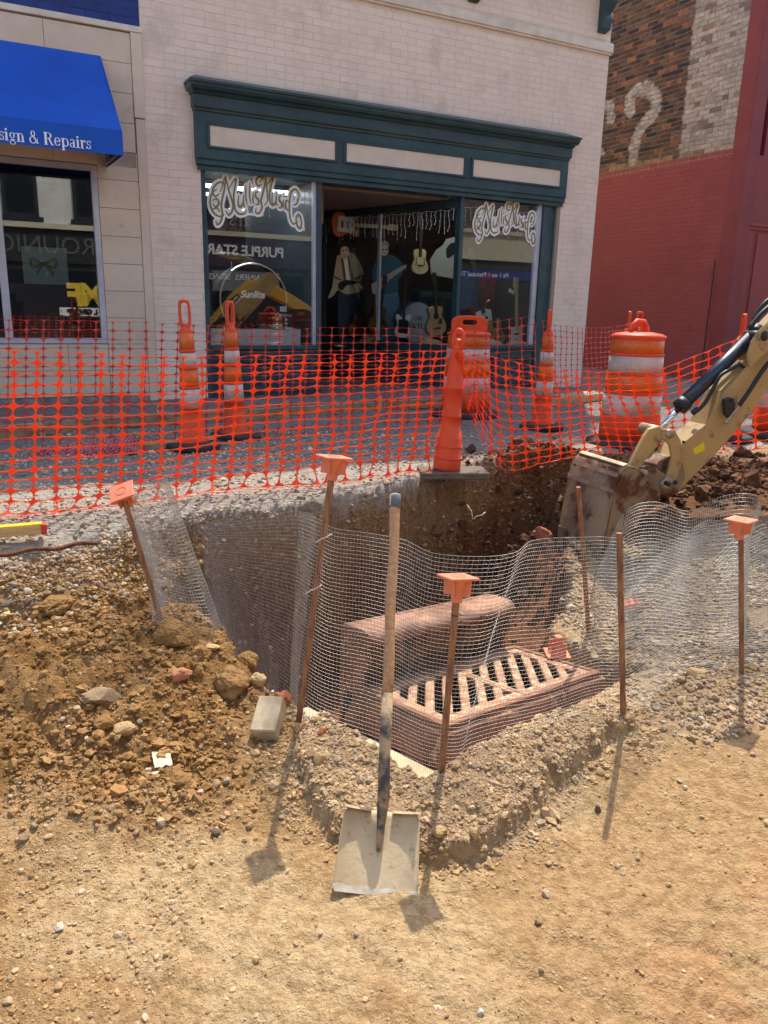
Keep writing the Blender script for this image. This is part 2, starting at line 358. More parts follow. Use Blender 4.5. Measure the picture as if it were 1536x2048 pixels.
M_awn = mat('blue_awning_canvas', S(0,84,186), .65, col2=S(0,74,170), nscale=2.0, bump=.1, bscale=400, bdist=.001)
M_white = mat('white_paint', S(240,240,238), .5)
M_alu = mat('pale_aluminium', S(196,194,204), .4, .25, col2=S(180,178,190), nscale=3)
M_glass = glassmat('window_glass', ior=1.8); M_glassc = glassmat('coated_window_glass', (.7,.76,.76), ior=2.3)
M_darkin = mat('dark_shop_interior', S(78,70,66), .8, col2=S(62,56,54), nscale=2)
M_soffit = mat('taupe_soffit', S(150,130,116), .8, col2=S(138,118,104), nscale=3)
M_oldb = mat('old_brick', (1,1,1), .9, attr=True, col2=(.72,.7,.7), nscale=26, lo=.4, hi=.65, bump=.6, bscale=60, bdist=.006, coord='World')
M_oldm = mat('old_mortar', S(176,158,138), .95, col2=S(140,120,100), nscale=8, bump=.5, bscale=70)
M_redp = mat('red_painted_brick', S(157,78,72), .75, col2=S(143,69,65), nscale=.9, lo=.4, hi=.7, bump=.35, bscale=40, vary=.05, col3=S(130,58,56), n3=4, lo3=.6, hi3=.75, coord='World')
M_redm = mat('red_painted_mortar', S(148,72,67), .75, col2=S(137,65,61), nscale=3, bump=.3, bscale=40, coord='World')
M_redf = mat('maroon_front', S(140,62,62), .65, col2=S(128,56,57), nscale=3, bump=.2, bscale=30)

# ------------------------------------------------------------------ brick walls
def brick_shape(L, H, D, nx=1):                 # front face towards -y (out of the wall), back at y=0
    c = .0022
    vs = [(0,0,0),(L,0,0),(L,0,H),(0,0,H),(0,-D+c,0),(L,-D+c,0),(L,-D+c,H),(0,-D+c,H),(c,-D,c),(L-c,-D,c),(L-c,-D,H-c),(c,-D,H-c)]
    fs = [(0,1,5,4),(1,2,6,5),(2,3,7,6),(3,0,4,7),(4,5,9,8),(5,6,10,9),(6,7,11,10),(7,4,8,11),(8,9,10,11)]
    return vs, fs
def brick_list(u0, u1, w0, w1, holes, course=.0725, L=.207, j=.008, phase=0.):
    out = []; k = 0; w = w0
    while w + course <= w1 + .001:
        x = u0 - (L+j)*(.5 if k % 2 else 0) - phase + random.uniform(-.01,.01)
        if k % 6 == 5: LL = (L-j)/2 
        else: LL = L
        while x < u1:
            a, b = max(x, u0), min(x+LL, u1); x += LL+j
            segs = [(a, b)]
            for (ha, hb, hc, hd) in holes:
                if w+course-j <= hc or w >= hd: continue
                ns = []
                for (p, q) in segs:
                    if q <= ha or p >= hb: ns.append((p, q)); continue
                    if p < ha: ns.append((p, ha-.002))
                    if q > hb: ns.append((hb+.002, q))
                segs = ns
            out += [(p, q, w, w+course-j) for p, q in segs if q-p > .035]
        k += 1; w += course
    return out
def lay_bricks(bricks, Mloc, parent, m_part, m_mass, D=.008, jit=.002, ok=None, colf=None, name='brick', npart=300):
    """the bricks that show largest become parts, the rest one mass; Mloc maps wall (u,d,w) to the parent's space"""
    W = parent.matrix_world @ Mloc if parent is not None else Mloc
    sc = []
    for i, (a, b, c, d) in enumerate(bricks):
        x, y, z = proj(W @ Vector(((a+b)/2, 0, (c+d)/2)))
        vis = z > 0 and 4 < x < 1532 and 4 < y < 2044 and (ok is None or ok((a+b)/2, (c+d)/2, x, y))
        sc.append(((b-a)/z if z > 0 else 0) if vis else 0)
    order = np.argsort(-np.array(sc)); singles = set(int(i) for i in order[:npart] if sc[int(i)] > 0)
    if colf is not None: singles = set(i for i in singles if colf(*bricks[i]) is None)
    mb = MB(); cols = []; cache = {}
    for i, (a, b, c, d) in enumerate(bricks):
        dd = D + random.uniform(-jit, jit)
        if i in singles:
            k = (round((b-a)/.01), round((d-c)/.005))
            if k not in cache:
                me = bpy.data.meshes.new(name); vs, fs = brick_shape(b-a, d-c, D); me.from_pydata(vs, [], fs); me.materials.append(m_part); cache[k] = me
            o = bpy.data.objects.new(name, cache[k]); COL.objects.link(o); o.parent = parent
            o.matrix_local = Mloc @ T(a, random.uniform(-jit, jit), c) @ Ry(random.uniform(-.006,.006)); continue
        if colf is None or colf(a, b, c, d) is None:
            vs, fs = brick_shape(b-a, d-c, dd); mb.add(vs, fs, Mloc @ T(a, 0, c))
            if colf is not None: cols += [(1,1,1)]*len(vs)
        else:                                   # painted and unpainted brick: front split finely so old paint can stop mid-brick
            n = max(2, int((b-a)/.04)); base = colf(a, b, c, d); cc = .004; vs = []; fs = []
            for r, (yy, zz) in enumerate(((0, c), (-dd+cc, c), (-dd, c+cc), (-dd, (c+d)/2), (-dd, d-cc), (-dd+cc, d), (0, d))):
                for q in range(n+1):
                    xx = a + (b-a)*q/n; vs.append((xx, yy, zz)); cols.append(base(xx, zz))
            for r in range(6):
                for q in range(n): i0 = r*(n+1)+q; fs.append((i0, i0+1, i0+n+2, i0+n+1))
            for e in (0, n): fs.append(tuple(r*(n+1)+e for r in (range(7) if e else range(6,-1,-1))))
            mb.add(vs, fs, Mloc)
    if not mb.v: return None
    o = mb.build('brickwork', m_mass, parent); o['kind'] = 'stuff'
    if colf is not None:
        at = o.data.color_attributes.new('col', 'FLOAT_COLOR', 'POINT'); at.data.foreach_set('color', np.c_[np.array(cols), np.ones(len(cols))].astype(np.float32).ravel())
    return o

# ------------------------------------------------------------------ music shop building (u 0.09 .. 6.1)
TOPH = 8.25
store = thing('music_shop_building', 'cream painted brick shop building with dark green storefront and gold lettering on glass', 'building', FRAME.copy())
SU0, SU1 = .09, 6.12
OP = (.645, 5.505, -.5, 3.0)                    # storefront opening u0,u1,w0,w1
mb = MB()
mb.box((SU0, 0, -.6), (OP[0], .4, TOPH)).box((OP[1], 0, -.6), (SU1, .4, TOPH)).box((OP[0], 0, OP[3]), (OP[1], .4, TOPH))
mb.box((SU1-.3, .4, -.6), (SU1-.002, 9, TOPH)).box((SU0, .4, 3.1), (SU0+.3, 9, TOPH)).box((SU0+.3, 8.7, -.6), (SU1-.3, 9, TOPH)).box((SU0+.3, .4, TOPH-.4), (SU1-.3, 8.7, TOPH-.05))
mb.build('wall', M_storew, store)
bl = brick_list(SU0+.005, SU1-.004, -.02, 6.4, [OP, (.56,5.56,2.38,3.22), (-1,9,4.31,4.44)])
lay_bricks(bl, Matrix.Identity(4), store, M_store, M_store, D=.0022, jit=.0008)
side = brick_list(.005, 3.0, -.02, 6.4, [])     # return of the corner into the alley
lay_bricks(side, T(SU1-.002,0,0) @ Rz(math.pi/2), store, M_store, M_store, D=.0045, jit=.001, npart=0)
mb = MB().box((SU0, -.045, 4.325), (SU1+.03, 0, 4.43)).box((SU0, -.03, 4.30), (SU1+.015, 0, 4.325)); mb.build('stone_band', M_trim, store, bevel=.006)
# green brackets of the storey above
for u in (5.95, 3.95):
    mb = MB(); prof = [(0,4.53),(-.10,4.56),(-.12,4.68),(-.09,4.74),(-.2,4.86),(-.22,5.05),(-.3,5.1),(-.3,5.3),(0,5.3)]
    mb.prism([(y, z) for y, z in prof], -.07, .07, Matrix(((0,0,1,u),(1,0,0,0),(0,1,0,0),(0,0,0,1)))); mb.build('bracket', M_green, store, bevel=.006)
MB().box((.3, -.32, 5.3), (6.2, 0, 5.5)).build('window_hood', M_green, store, bevel=.01)
# storefront cornice, stacked mouldings with mitred ends
mb = MB(); prof = [(.0,2.40),(.035,2.40),(.035,2.44),(.06,2.46),(.06,2.50),(.075,2.52),(.075,2.965),(.09,2.975),(.095,3.0),(.115,3.01),(.12,3.03),(.12,3.125),(.14,3.135),(.15,3.15),(.165,3.165),(.205,3.185),(.225,3.215),(.23,3.245),(.25,3.25),(.25,3.275),(.0,3.30)]
vs = []; fs = []
for (p, z) in prof:
    z = 1.05+(z-1.05)*(1-p/8.77); ql, qr = .545-p*.5+.08, 5.50+p*.26
    vs += [(ql, 0, z), (ql, -p, z), (qr, -p, z), (qr, 0, z)]
for i in range(len(prof)-1):
    for j in range(3): fs.append((i*4+j, i*4+j+1, i*4+j+5, i*4+j+4))
mb.add(vs, fs); mb.build('cornice', M_green, store)
for a, b in ((.757,2.194),(2.337,3.934),(4.075,5.455)):
    a, b = -1.744+(a+1.744)*.9912, -1.744+(b+1.744)*.9912
    o = MB().box((a-.012, -.078, 2.624), (b+.012, -.07, 2.834)).build('sign_panel', M_panel, store)
    mb = MB()
    for (x0, x1, z0, z1) in ((a-.03,b+.03,2.826,2.851),(a-.03,b+.03,2.607,2.631),(a-.03,a,2.631,2.826),(b,b+.03,2.631,2.826)): mb.box((x0,-.093,z0),(x1,-.074,z1))
    mb.build('panel_moulding', M_green, o, bevel=.004)
# frame, bulkheads, mullions
for p0_, p1_ in (((.645,.002,-.05),(.70,.12,2.42)),((5.235,.002,-.05),(5.33,.12,2.42)),((5.335,.03,-.05),(5.445,.12,2.42))): MB().box(p0_, p1_).build('frame_post', M_green, store, bevel=.006)
MB().box((5.447,-.004,-.05),(5.50,.12,2.415)).build('jamb_board', mat('tan_jamb', S(150,136,120), .7), store)
MB().box((.702,.05,2.405),(5.233,.3,2.5)).build('lintel', M_green, store)
for a, b in ((.70,1.985),(3.985,5.235)):
    MB().box((a,.03,-.05),(b,.12,.535)).build('bulkhead', M_green, store)
    mb = MB(); k = 2
    for i in range(k):
        x0 = a+.06+(b-a-.06)/k*i; x1 = x0+(b-a-.06)/k-.06
        mb.ringprism([(x0,.08),(x1,.08),(x1,.46),(x0,.46)], [(x0+.04,.12),(x1-.04,.12),(x1-.04,.42),(x0+.04,.42)], -.028, -.012, Matrix(((1,0,0,0),(0,0,1,0),(0,1,0,0),(0,0,0,1))))
    mb.build('bulkhead_moulding', M_green, store)
    MB().box((a,-.02,.535),(b,.14,.585)).build('window_sill', M_green, store, bevel=.006)
    o = MB().box((a+.002,.062,.587),(b-.002,.07,2.403)).build('window_pane', M_glass, store)
MB().box((1.945,.035,.587),(1.985,.10,2.404)).build('mullion', M_alu, store, bevel=.004)
MB().box((1.987,.002,-.05),(2.035,.12,2.42)).build('mullion', M_green, store, bevel=.004)
MB().box((3.925,.002,-.05),(3.98,.12,2.42)).build('mullion', M_green, store, bevel=.004)
MB().box((5.165,.035,.587),(5.23,.10,2.404)).build('mullion', M_alu, store, bevel=.004)
# recessed entry with a slanted display window
A_, B_ = Vector((3.95,.06,0)), Vector((3.16,2.55,0)); dv = (B_-A_).normalized(); nv = Vector((-dv.y, dv.x, 0))
def slant(t, w, off=0): return A_ + dv*t + nv*off + Vector((0,0,w))
LS = (B_-A_).length
MB().box((2.04,.32,2.38),(3.93,2.6,2.42)).build('soffit', M_soffit, store)
MB().box((2.04,.45,2.0),(2.25,2.5,2.378)).build('soffit_box', mat('tan_box', S(150,124,96), .8), store)
for h0_, a_, b_ in ((2.33,.07,.09),(.55,.07,.06),(.25,.06,.56)): MB().beam(slant(0,h0_), slant(LS,h0_), a_, b_).build('entry_rail', M_green, store)
MB().beam(slant(.02,1.43), slant(LS-.02,1.43), .008, 1.70).build('window_pane', M_glass, store)
MB().beam(slant(1.42,.58), slant(1.42,2.29), .03, .05, up=dv).build('mullion', M_alu, store)
MB().box((2.04,2.6,0),(3.16,2.66,2.4)).build('entry_door', M_green, store)
MB().box((1.99,.12,-.05),(2.035,2.66,2.4)).build('entry_wall', M_green, store)
MB().box((2.04,.1,-.12),(3.95,2.6,.02)).build('entry_floor', mat('entry_tile', S(110,104,98), .7, col2=S(90,86,80), nscale=20), store)
# room behind
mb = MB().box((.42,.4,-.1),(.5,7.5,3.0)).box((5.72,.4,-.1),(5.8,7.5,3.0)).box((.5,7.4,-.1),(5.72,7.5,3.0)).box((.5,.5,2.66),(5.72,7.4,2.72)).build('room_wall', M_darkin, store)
MB().box((.5,2.7,-.02),(5.72,7.4,.01)).build('room_floor', mat('brown_shop_floor', S(70,50,38), .6), store)
MB().box((.702,.125,.5),(1.985,1.3,.545)).build('display_deck', mat('display_deck', S(96,70,52), .7), store)
mb = MB(); pts = [(4.0,.13),(5.7,.13),(5.7,2.6),(3.26,2.6)]; mb.prism(pts, .48, .53); mb.build('display_deck', mat('display_deck_b', S(90,66,50), .7), store)
MB().box((3.3,2.75,.0),(5.7,2.8,2.6)).build('display_backdrop', mat('dark_backdrop', S(92,66,58), .9, col2=S(66,52,56), nscale=2), store)
MB().box((.52,1.32,0),(1.98,1.36,1.2)).build('display_backdrop', mat('grey_backdrop', S(84,82,86), .9), store)
# fluorescent batten hint and the taupe ceiling of the left window
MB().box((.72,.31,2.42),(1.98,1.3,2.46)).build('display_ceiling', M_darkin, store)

# ------------------------------------------------------------------ neighbour with the blue awning (u < 0.09)
nb = thing('awning_shop_building', 'beige stone clad shop building with navy upper brick beside the music shop', 'building', FRAME.copy())
WIN = (-1.36-1.0, -.405, .605, 2.34)
mb = MB().box((-.405,.012,-.6),(.06,.4,3.58)).box((-6,.012,2.34),(-.405,.4,3.58)).box((-6,.012,-.6),(-.405,.4,.605)).box((-6,.012,3.58),(.088,.4,TOPH))
mb.box((-6,.41,TOPH-.3),(.088,9,TOPH)).box((-6,8.9,-.6),(.088,9,TOPH-.3)).box((-.2,.42,-.6),(.085,8.9,TOPH-.3)).build('wall', M_joint, nb)
MB().box((.0,-.02,-.3),(.085,.012,2.81)).build('pilaster_strip', M_stone, nb, bevel=.003)
MB().box((-.01,-.028,2.82),(.095,.012,3.58)).build('pilaster_strip', M_stone, nb, bevel=.003)
MB().box((-6,-.03,3.585),(.10,.012,3.64)).build('ledge_trim', M_trim, nb, bevel=.005)
def panel(a, b, c, d): MB().box((a+.002,-.012,c+.002),(b-.002,.011,d-.002)).build('stone_panel', M_stone, nb, bevel=.0015)
w = .06 ; rows = []
while w < 3.55: rows.append((w, min(w+.27, 3.58))); w += .27
for c, d in rows:
    if c < 2.3: panel(-.402, -.002, c, d)
for c, d in rows:
    if d > 2.36:
        for a in np.arange(-5.0, -.01, .84): panel(a, min(a+.84, -.012), max(c, 2.345), d)
for a in np.arange(-5.0, -.42, .84): panel(a, min(a+.84, -.404), .06, .33); panel(a, min(a+.84, -.404), .33, .60)
for c, d in ((.05,-.3),): MB().box((-6,-.02,-.4),(0,.011,.055)).build('plinth', mat('grey_plinth', S(150,142,134), .9, col2=S(110,104,98), nscale=9, bump=.4, bscale=40), nb)
bl = brick_list(-4.5, .085, 3.645, 5.6, [])
MB().box((-6,.0105,3.642),(.086,.0118,TOPH)).build('navy_mortar', M_navy, nb)
lay_bricks(bl, T(0,.0105,0), nb, M_navy, M_navy, D=.003, npart=120)
# window
mb = MB(); fw = .055
for (x0, x1, z0, z1) in ((-6,-.405,2.285,2.34),(-6,-.405,.605,.66),(-.46,-.405,.66,2.285),(-1.37,-1.30,.66,2.285)): mb.box((x0,-.02,z0),(x1,.07,z1))
mb.build('window_frame', M_alu, nb, bevel=.004)
MB().box((-1.30,.02,.66),(-.46,.028,2.285)).build('window_pane', M_glassc, nb); MB().box((-6,.02,.66),(-1.37,.028,2.285)).build('window_pane', M_glassc, nb)
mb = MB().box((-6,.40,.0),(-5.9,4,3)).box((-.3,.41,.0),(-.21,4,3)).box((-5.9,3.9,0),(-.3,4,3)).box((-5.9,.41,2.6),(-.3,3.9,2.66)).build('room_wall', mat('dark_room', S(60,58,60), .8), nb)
MB().box((-6,.08,.5),(-.41,1.6,.56)).build('display_deck', mat('deck_c', S(74,50,40), .7), nb)
mb = MB().box((-.459,.075,.66),(-.41,.4,2.3)).box((-6,.075,2.286),(-.46,.4,2.32)).build('window_reveal', mat('reveal_dark', S(60,66,66), .7), nb)

# ------------------------------------------------------------------ red corner building across the alley (side wall at u = 9)
RU = 9.0
red = thing('red_brick_building', 'red painted brick building across the alley with old bare bricks above', 'building', FRAME.copy())
RT_ = 8.6
mb = MB().box((RU, .01, -.6), (RU+.4, 9, 3.42)); mb.build('wall', M_redm, red)
MB().box((RU, .255, 3.42), (RU+.4, 9, RT_)).build('upper_wall', M_oldm, red)
MB().box((RU+.4, .02, -.6), (RU+9, .4, RT_)).box((RU+8.6,.4,-.6),(RU+9,9,RT_)).box((RU+.4,8.6,-.6),(RU+8.6,9,RT_)).box((RU+.4,.4,RT_-.3),(RU+8.6,8.6,RT_-.02)).build('front_wall', M_redf, red)
Mred = Matrix.Translation((RU, 0, 0)) @ Rz(-math.pi/2)        # wall coordinate runs from the street corner (0) back: u -> -d
def redmap(x): return -x
bricks = brick_list(-6.5, -.26, -.02, 6.8, [])
def stroke_d(pts, x, z):
    best = 9
    for (ax, az), (bx, bz) in zip(pts[:-1], pts[1:]):
        ex, ez = bx-ax, bz-az; t = max(0, min(1, ((x-ax)*ex+(z-az)*ez)/(ex*ex+ez*ez+1e-9))); best = min(best, math.hypot(x-ax-t*ex, z-az-t*ez))
    return best
def rw(px, py): q = FINV @ onpl(px, py, FRAME @ Vector((RU,0,0)), FU); return (-q.y, q.z)
QM = [tuple(p) for p in catmull([rw(*p) for p in ((1262,222),(1260,200),(1275,180),(1298,180),(1312,198),(1308,225),(1290,245),(1276,268),(1268,300),(1266,318))], 5)]
NM = [tuple(p) for p in catmull([rw(*p) for p in ((1196,222),(1208,212),(1220,216),(1222,238))], 4)]; DOT = [rw(1200,303), rw(1207,303)]
WV = 1.33
def redcol(a, b, c, d):
    if (c+d)/2 < 3.46: return None
    r = random.random(); s = mnoise.noise(Vector(((a+b)*.8, (c+d)*.8, 5)))
    base = np.array(S(106,84,70))*(.6+.85*random.random())
    if r > .88 - .22*max(0, s): base = np.array(S(160,108,80))*(.75+.4*random.random())
    if r < .12: base = np.array(S(62,60,66))
    wh = np.array(S(196,184,172))*(.75+.35*random.random())
    worn = random.random()
    def f(x, z):
        k = mnoise.noise(Vector((x*14, z*22, .5)))*1.3; cc = base
        if x > -WV + .015*k: cc = wh if worn < .86 else base*.6+wh*.4
        else:
            if not (-3.2 < x < -1.4 and 3.5 < z < 4.9): return tuple(np.clip((cc*.45 + np.array(S(190,170,120))*.55*(1 if worn < .6 else .4) if z < 3.62+.05*k else cc)*(.9+.25*k), .01, .9))
            dq = min(stroke_d(QM, x, z)-.115, stroke_d(NM, x, z)-.10, stroke_d(DOT, x, z)-.05)
            if dq < .02*k: cc = base*.18 + np.array(S(214,208,198))*.82*(.85+.3*k)
        if z < 3.62 + .05*k: cc = cc*.45 + np.array(S(190,170,120))*.55*(1 if worn < .6 else .4)
        return tuple(np.clip(cc*(.9+.25*k), .01, .9))
    return f
low = [b for b in bricks if b[2] < 3.46]; high = [b for b in bricks if b[2] >= 3.46]
ok = lambda a, w_, x, y: x > 1185
MR = Matrix(((0,1,0,RU),(-1,0,0,0),(0,0,1,0),(0,0,0,1)))
lay_bricks(low, MR, red, M_redp, M_redp, D=.002, jit=.0008, ok=ok, npart=300)
lay_bricks(high, T(0,.0,0) @ MR, red, M_oldb, M_oldb, D=.006, jit=.002, ok=ok, colf=redcol, npart=0)
# corner pilaster, front mouldings, down pipe crack
MB().box((RU-.035,-.03,-.6),(RU+.25,.25,RT_)).build('corner_pilaster', M_redf, red, bevel=.01)
MB().box((RU+.26,-.005,2.35),(RU+9,.018,2.45)).box((RU+.26,-.03,2.40),(RU+9,.018,2.43)).build('moulding', M_redp, red, bevel=.006)
MB().box((RU+.5,.005,-.5),(RU+8.8,.018,2.3)).build('front_panel', M_redp, red)
MB().tube([(RU-.05,.30,0),(RU-.05,.30,1.9)], .008, 6).build('cable', mat('black_cable', S(20,20,22), .6), red)
# ------------------------------------------------------------------ flat stroke lettering
def ribbon(pts, width, off, mb, M, taper=.45):
    P = catmull([(a, b) for a, b in pts], 6); n = len(P)
    d = np.gradient(P, axis=0); d /= np.linalg.norm(d, axis=1)[:, None]+1e-9; nn = np.stack([-d[:,1], d[:,0]], 1)
    t = np.linspace(0, 1, n); wv = width*(taper+(1-taper)*np.sin(math.pi*np.clip(t*.9+.05, 0, 1)))/2
    vs = [(*(P[i]+nn[i]*wv[i]), off) for i in range(n)] + [(*(P[i]-nn[i]*wv[i]), off) for i in range(n)]
    vs += [(*(P[0]-d[0]*wv[0]), off), (*(P[-1]+d[-1]*wv[-1]), off)]
    fs = [(i, n+i, n+i+1, i+1) for i in range(n-1)] + [(0, 2*n, n), (n-1, 2*n-1, 2*n+1)]
    mb.add(vs, fs, M)
# "Mullis Music Co." as pen strokes in photo-proportioned units (x 0..1.94, y 0..1)
LOGO = [
 [(.40,.80),(.30,.84),(.18,.78),(.10,.66),(.16,.56),(.26,.62)], [(.20,.70),(.08,.60),(.04,.42),(.10,.26),(.24,.18),(.36,.22)], [(.10,.48),(.20,.52),(.24,.42),(.16,.36),(.10,.42)], [(.08,.30),(.20,.34),(.26,.26)],
 [(.28,.66),(.42,.96),(.38,.70),(.30,.42),(.32,.22),(.26,.06),(.18,.02),(.16,.10)], [(.42,.96),(.48,.72),(.58,.40),(.48,.22),(.40,.30)], [(.46,.70),(.66,.94),(.60,.62),(.62,.36),(.72,.26),(.86,.28),(.90,.34)],
 [(.72,.62),(.70,.44),(.76,.40),(.82,.48),(.84,.64)], [(.84,.64),(.83,.46),(.87,.40)], [(.90,.84),(.89,.60),(.92,.44)], [(.99,.90),(.98,.64),(1.01,.47)], [(1.07,.70),(1.06,.54),(1.09,.48)], [(1.07,.82),(1.075,.81)],
 [(1.19,.72),(1.13,.70),(1.13,.62),(1.20,.56),(1.19,.48),(1.12,.47)],
 [(1.34,.98),(1.22,1.02),(1.14,.92),(1.20,.84),(1.28,.88)], [(1.22,.90),(1.38,1.08),(1.34,.82),(1.26,.56),(1.28,.42),(1.20,.30),(1.12,.32),(1.14,.40)], [(1.38,1.08),(1.40,.84),(1.42,.58),(1.34,.46)], [(1.38,.84),(1.56,1.02),(1.48,.76),(1.48,.54),(1.56,.46)],
 [(1.54,.72),(1.53,.54),(1.58,.50),(1.63,.58),(1.64,.74)], [(1.64,.72),(1.63,.54),(1.67,.48)], [(1.77,.68),(1.71,.66),(1.71,.59),(1.77,.54),(1.76,.45),(1.69,.45)], [(1.82,.62),(1.81,.50),(1.84,.42)], [(1.82,.73),(1.825,.72)], [(1.95,.58),(1.89,.60),(1.87,.50),(1.90,.42),(1.96,.42)],
 [(2.16,.62),(2.22,.72),(2.14,.84),(2.02,.78),(1.97,.56),(1.98,.28),(2.06,.14),(2.18,.20)], [(2.22,.72),(2.16,.56),(2.06,.52)],
 [(2.20,.36),(2.14,.28),(2.16,.12),(2.24,.06),(2.28,.16),(2.24,.32),(2.18,.30)], [(2.32,.06),(2.325,.055)]]
M_signw = mat('white_sign_vinyl', S(238,236,230), .5); M_signg = mat('gold_sign_vinyl', S(134,120,66), .45)
def logo(label, px0, py0, px1, py1):
    a = fac(px0, py1, .0); b = fac(px1, py0, .0); sx = (b.x-a.x)/2.34; sz = (b.z-a.z)/1.12
    o = thing('window_lettering', label, 'lettering', FRAME @ T(a.x, .056, a.z))
    L = Matrix(((sx,0,0,0),(0,0,-1,0),(0,sz,0,0),(0,0,0,1))); m1, m2 = MB(), MB(); wsc = .5
    for i, st in enumerate(LOGO):
        ribbon(st, .150 if len(st) > 4 else .125, i*.00012, m1, L, .8); ribbon(st, .044 if len(st) > 4 else .036, .0045+i*.00012, m2, L, .3)
    m1.build('letter_outline', M_signw, o); m2.build('letter_fill', M_signg, o)
logo('ornate gold Mullis Music Co. lettering on the display window above the drum', 421, 351, 611, 449)
logo('ornate gold Mullis Music Co. lettering on the window above the standing guitars', 950, 404, 1083, 483)

# ------------------------------------------------------------------ blue awning
awn = thing('awning', 'bright blue sloped canvas awning lettered sign & Repairs', 'awning', FRAME.copy())
aw = -.30; sec = [(-.012,3.33),(-.9,2.52),(-.91,2.315)]
mb = MB(); n = 14; vs = []; fs = []
rowsS = [(-.012,3.33)] + [(-.012-.888*t, 3.33-.81*t - .012*math.sin(math.pi*t)) for t in (.2,.4,.6,.8)] + [(-.9,2.52)]
us = np.linspace(-5, aw, 24)
for j, (y, z) in enumerate(rowsS):
    for i, u in enumerate(us): vs.append((u, y, z + .004*math.sin(u*7+j)*(0 < j < 5)))
for j in range(len(rowsS)-1):
    for i in range(23): k = j*24+i; fs.append((k, k+24, k+25, k+1))
mb.add(vs, fs); mb.add([(p[0], p[1]+.006, p[2]-.008) for p in vs], [f[::-1] for f in fs])
mb.build('canopy', M_awn, awn, smooth=True)
MB().box((-5,-.908,2.312),(aw,-.898,2.519)).build('valance', M_awn, awn)
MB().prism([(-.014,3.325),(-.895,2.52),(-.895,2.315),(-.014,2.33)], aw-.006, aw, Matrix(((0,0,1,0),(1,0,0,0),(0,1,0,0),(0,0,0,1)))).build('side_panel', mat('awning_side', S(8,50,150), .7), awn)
MB().tube([(-5,-.885,2.33),(aw-.03,-.885,2.33),(aw-.03,-.02,2.345)], .014, 8).tube([(aw-.03,-.3,2.34),(aw-.03,-.3,3.0)], .01, 6).build('frame_tube', mat('awning_frame', S(150,136,116), .5, .4), awn)
# serif lettering built from stems, serifs and bowls; unit = x height
def serif(mb, s, M):
    x = 0; off = [0]
    def R(a, b, c, d):
        off[0] += 1
        if d-b > .3: a -= .025; c += .025
        else: b -= .008; d += .008
        mb.box((x+a, b, off[0]*.0001), (x+c, d, .0002+off[0]*.0001), M)
    def ring(cx, cy, rx, ry, tx, ty, a0=0, a1=360):
        off[0] += 1; n = 20; vs = []; z = .0002+off[0]*.0001
        for i in range(n+1):
            t = math.radians(a0+(a1-a0)*i/n); vs += [(x+cx+rx*math.cos(t), cy+ry*math.sin(t), z), (x+cx+(rx-tx)*math.cos(t), cy+(ry-ty)*math.sin(t), z)]
        mb.add(vs, [(2*i, 2*i+2, 2*i+3, 2*i+1) for i in range(n)], M)
    for ch in s:
        if ch == 's': ring(.3,.74,.24,.26,.1,.07,10,270); ring(.3,.27,.26,.27,.11,.07,-170,90); R(.50,.68,.54,.98); R(.02,.02,.06,.34); x += .64
        elif ch == 'i': R(.12,0,.30,.98); R(0,0,.42,.06); R(0,.92,.2,.98); ring(.2,1.28,.13,.13,.12,.12); x += .5
        elif ch == 'g': ring(.36,.66,.30,.34,.15,.05); R(.62,.88,.82,.96); ring(.38,-.16,.36,.24,.10,.07); R(.16,.1,.6,.22); x += .86
        elif ch in 'nr':
            R(.12,0,.30,.98); R(0,0,.42,.06); R(0,.92,.2,.98)
            if ch == 'n': ring(.48,.66,.28,.34,.16,.07,0,140); R(.60,0,.76,.68); R(.5,0,.88,.06); x += .96
            else: ring(.5,.68,.24,.3,.1,.08,60,150); ring(.58,.84,.1,.1,.09,.09); x += .74
        elif ch == '&': ring(.5,1.12,.26,.34,.13,.06); ring(.46,.38,.42,.42,.17,.07,70,330); R(.5,.62,.6,.76); mb.add([(x+.4,.92,.004),(x+.56,.92,.004),(x+1.12,0,.004),(x+.9,0,.004)], [(0,3,2,1)], M); ring(.66,.5,.36,.5,.07,.07,-60,20); x += 1.3
        elif ch == 'R': R(.12,0,.34,1.46); R(0,0,.46,.06); R(0,1.40,.4,1.46); ring(.5,1.1,.46,.36,.2,.06,-90,90); R(.3,1.40,.52,1.46); R(.3,.74,.52,.80); mb.add([(x+.5,.76,.005),(x+.72,.76,.005),(x+1.06,0,.005),(x+.84,0,.005)], [(0,3,2,1)], M); R(.8,0,1.16,.06); x += 1.2
        elif ch == 'e': ring(.4,.5,.38,.5,.17,.06,20,330); R(.1,.5,.74,.57); ring(.4,.5,.38,.5,.14,.06,0,25); x += .86
        elif ch == 'p': R(.12,-.44,.30,.98); R(0,-.44,.42,-.38); R(0,.92,.2,.98); ring(.52,.5,.36,.5,.17,.06,-140,140); x += .98
        elif ch == 'a': ring(.34,.70,.26,.3,.1,.07,0,160); R(.44,.04,.60,.72); ring(.3,.26,.28,.27,.13,.06,20,340); R(.56,0,.74,.07); x += .80
        elif ch == 'D': R(.12,0,.34,1.46); R(0,0,.5,.06); R(0,1.40,.5,1.46); ring(.5,.73,.62,.73,.22,.06,-90,90); x += 1.3
        elif ch == ' ': x += .44
    return x
mb = MB(); h = .068
a0 = fac(-72, 268, -.91); serif(mb, 'Design & Repairs', Matrix(((h,0,0,a0.x),(0,0,-1,-.912),(0,h,0,a0.z-.014),(0,0,0,1))))
xs = [v[0] for v in mb.v]; aend = fac(181, 282, -.91).x; astart = fac(0, 262, -.91).x
sc_ = 1.0
shift = aend - max(xs); mb.v = [(x+shift, y, z) for x, y, z in mb.v]
mb.build('lettering', M_white, awn)

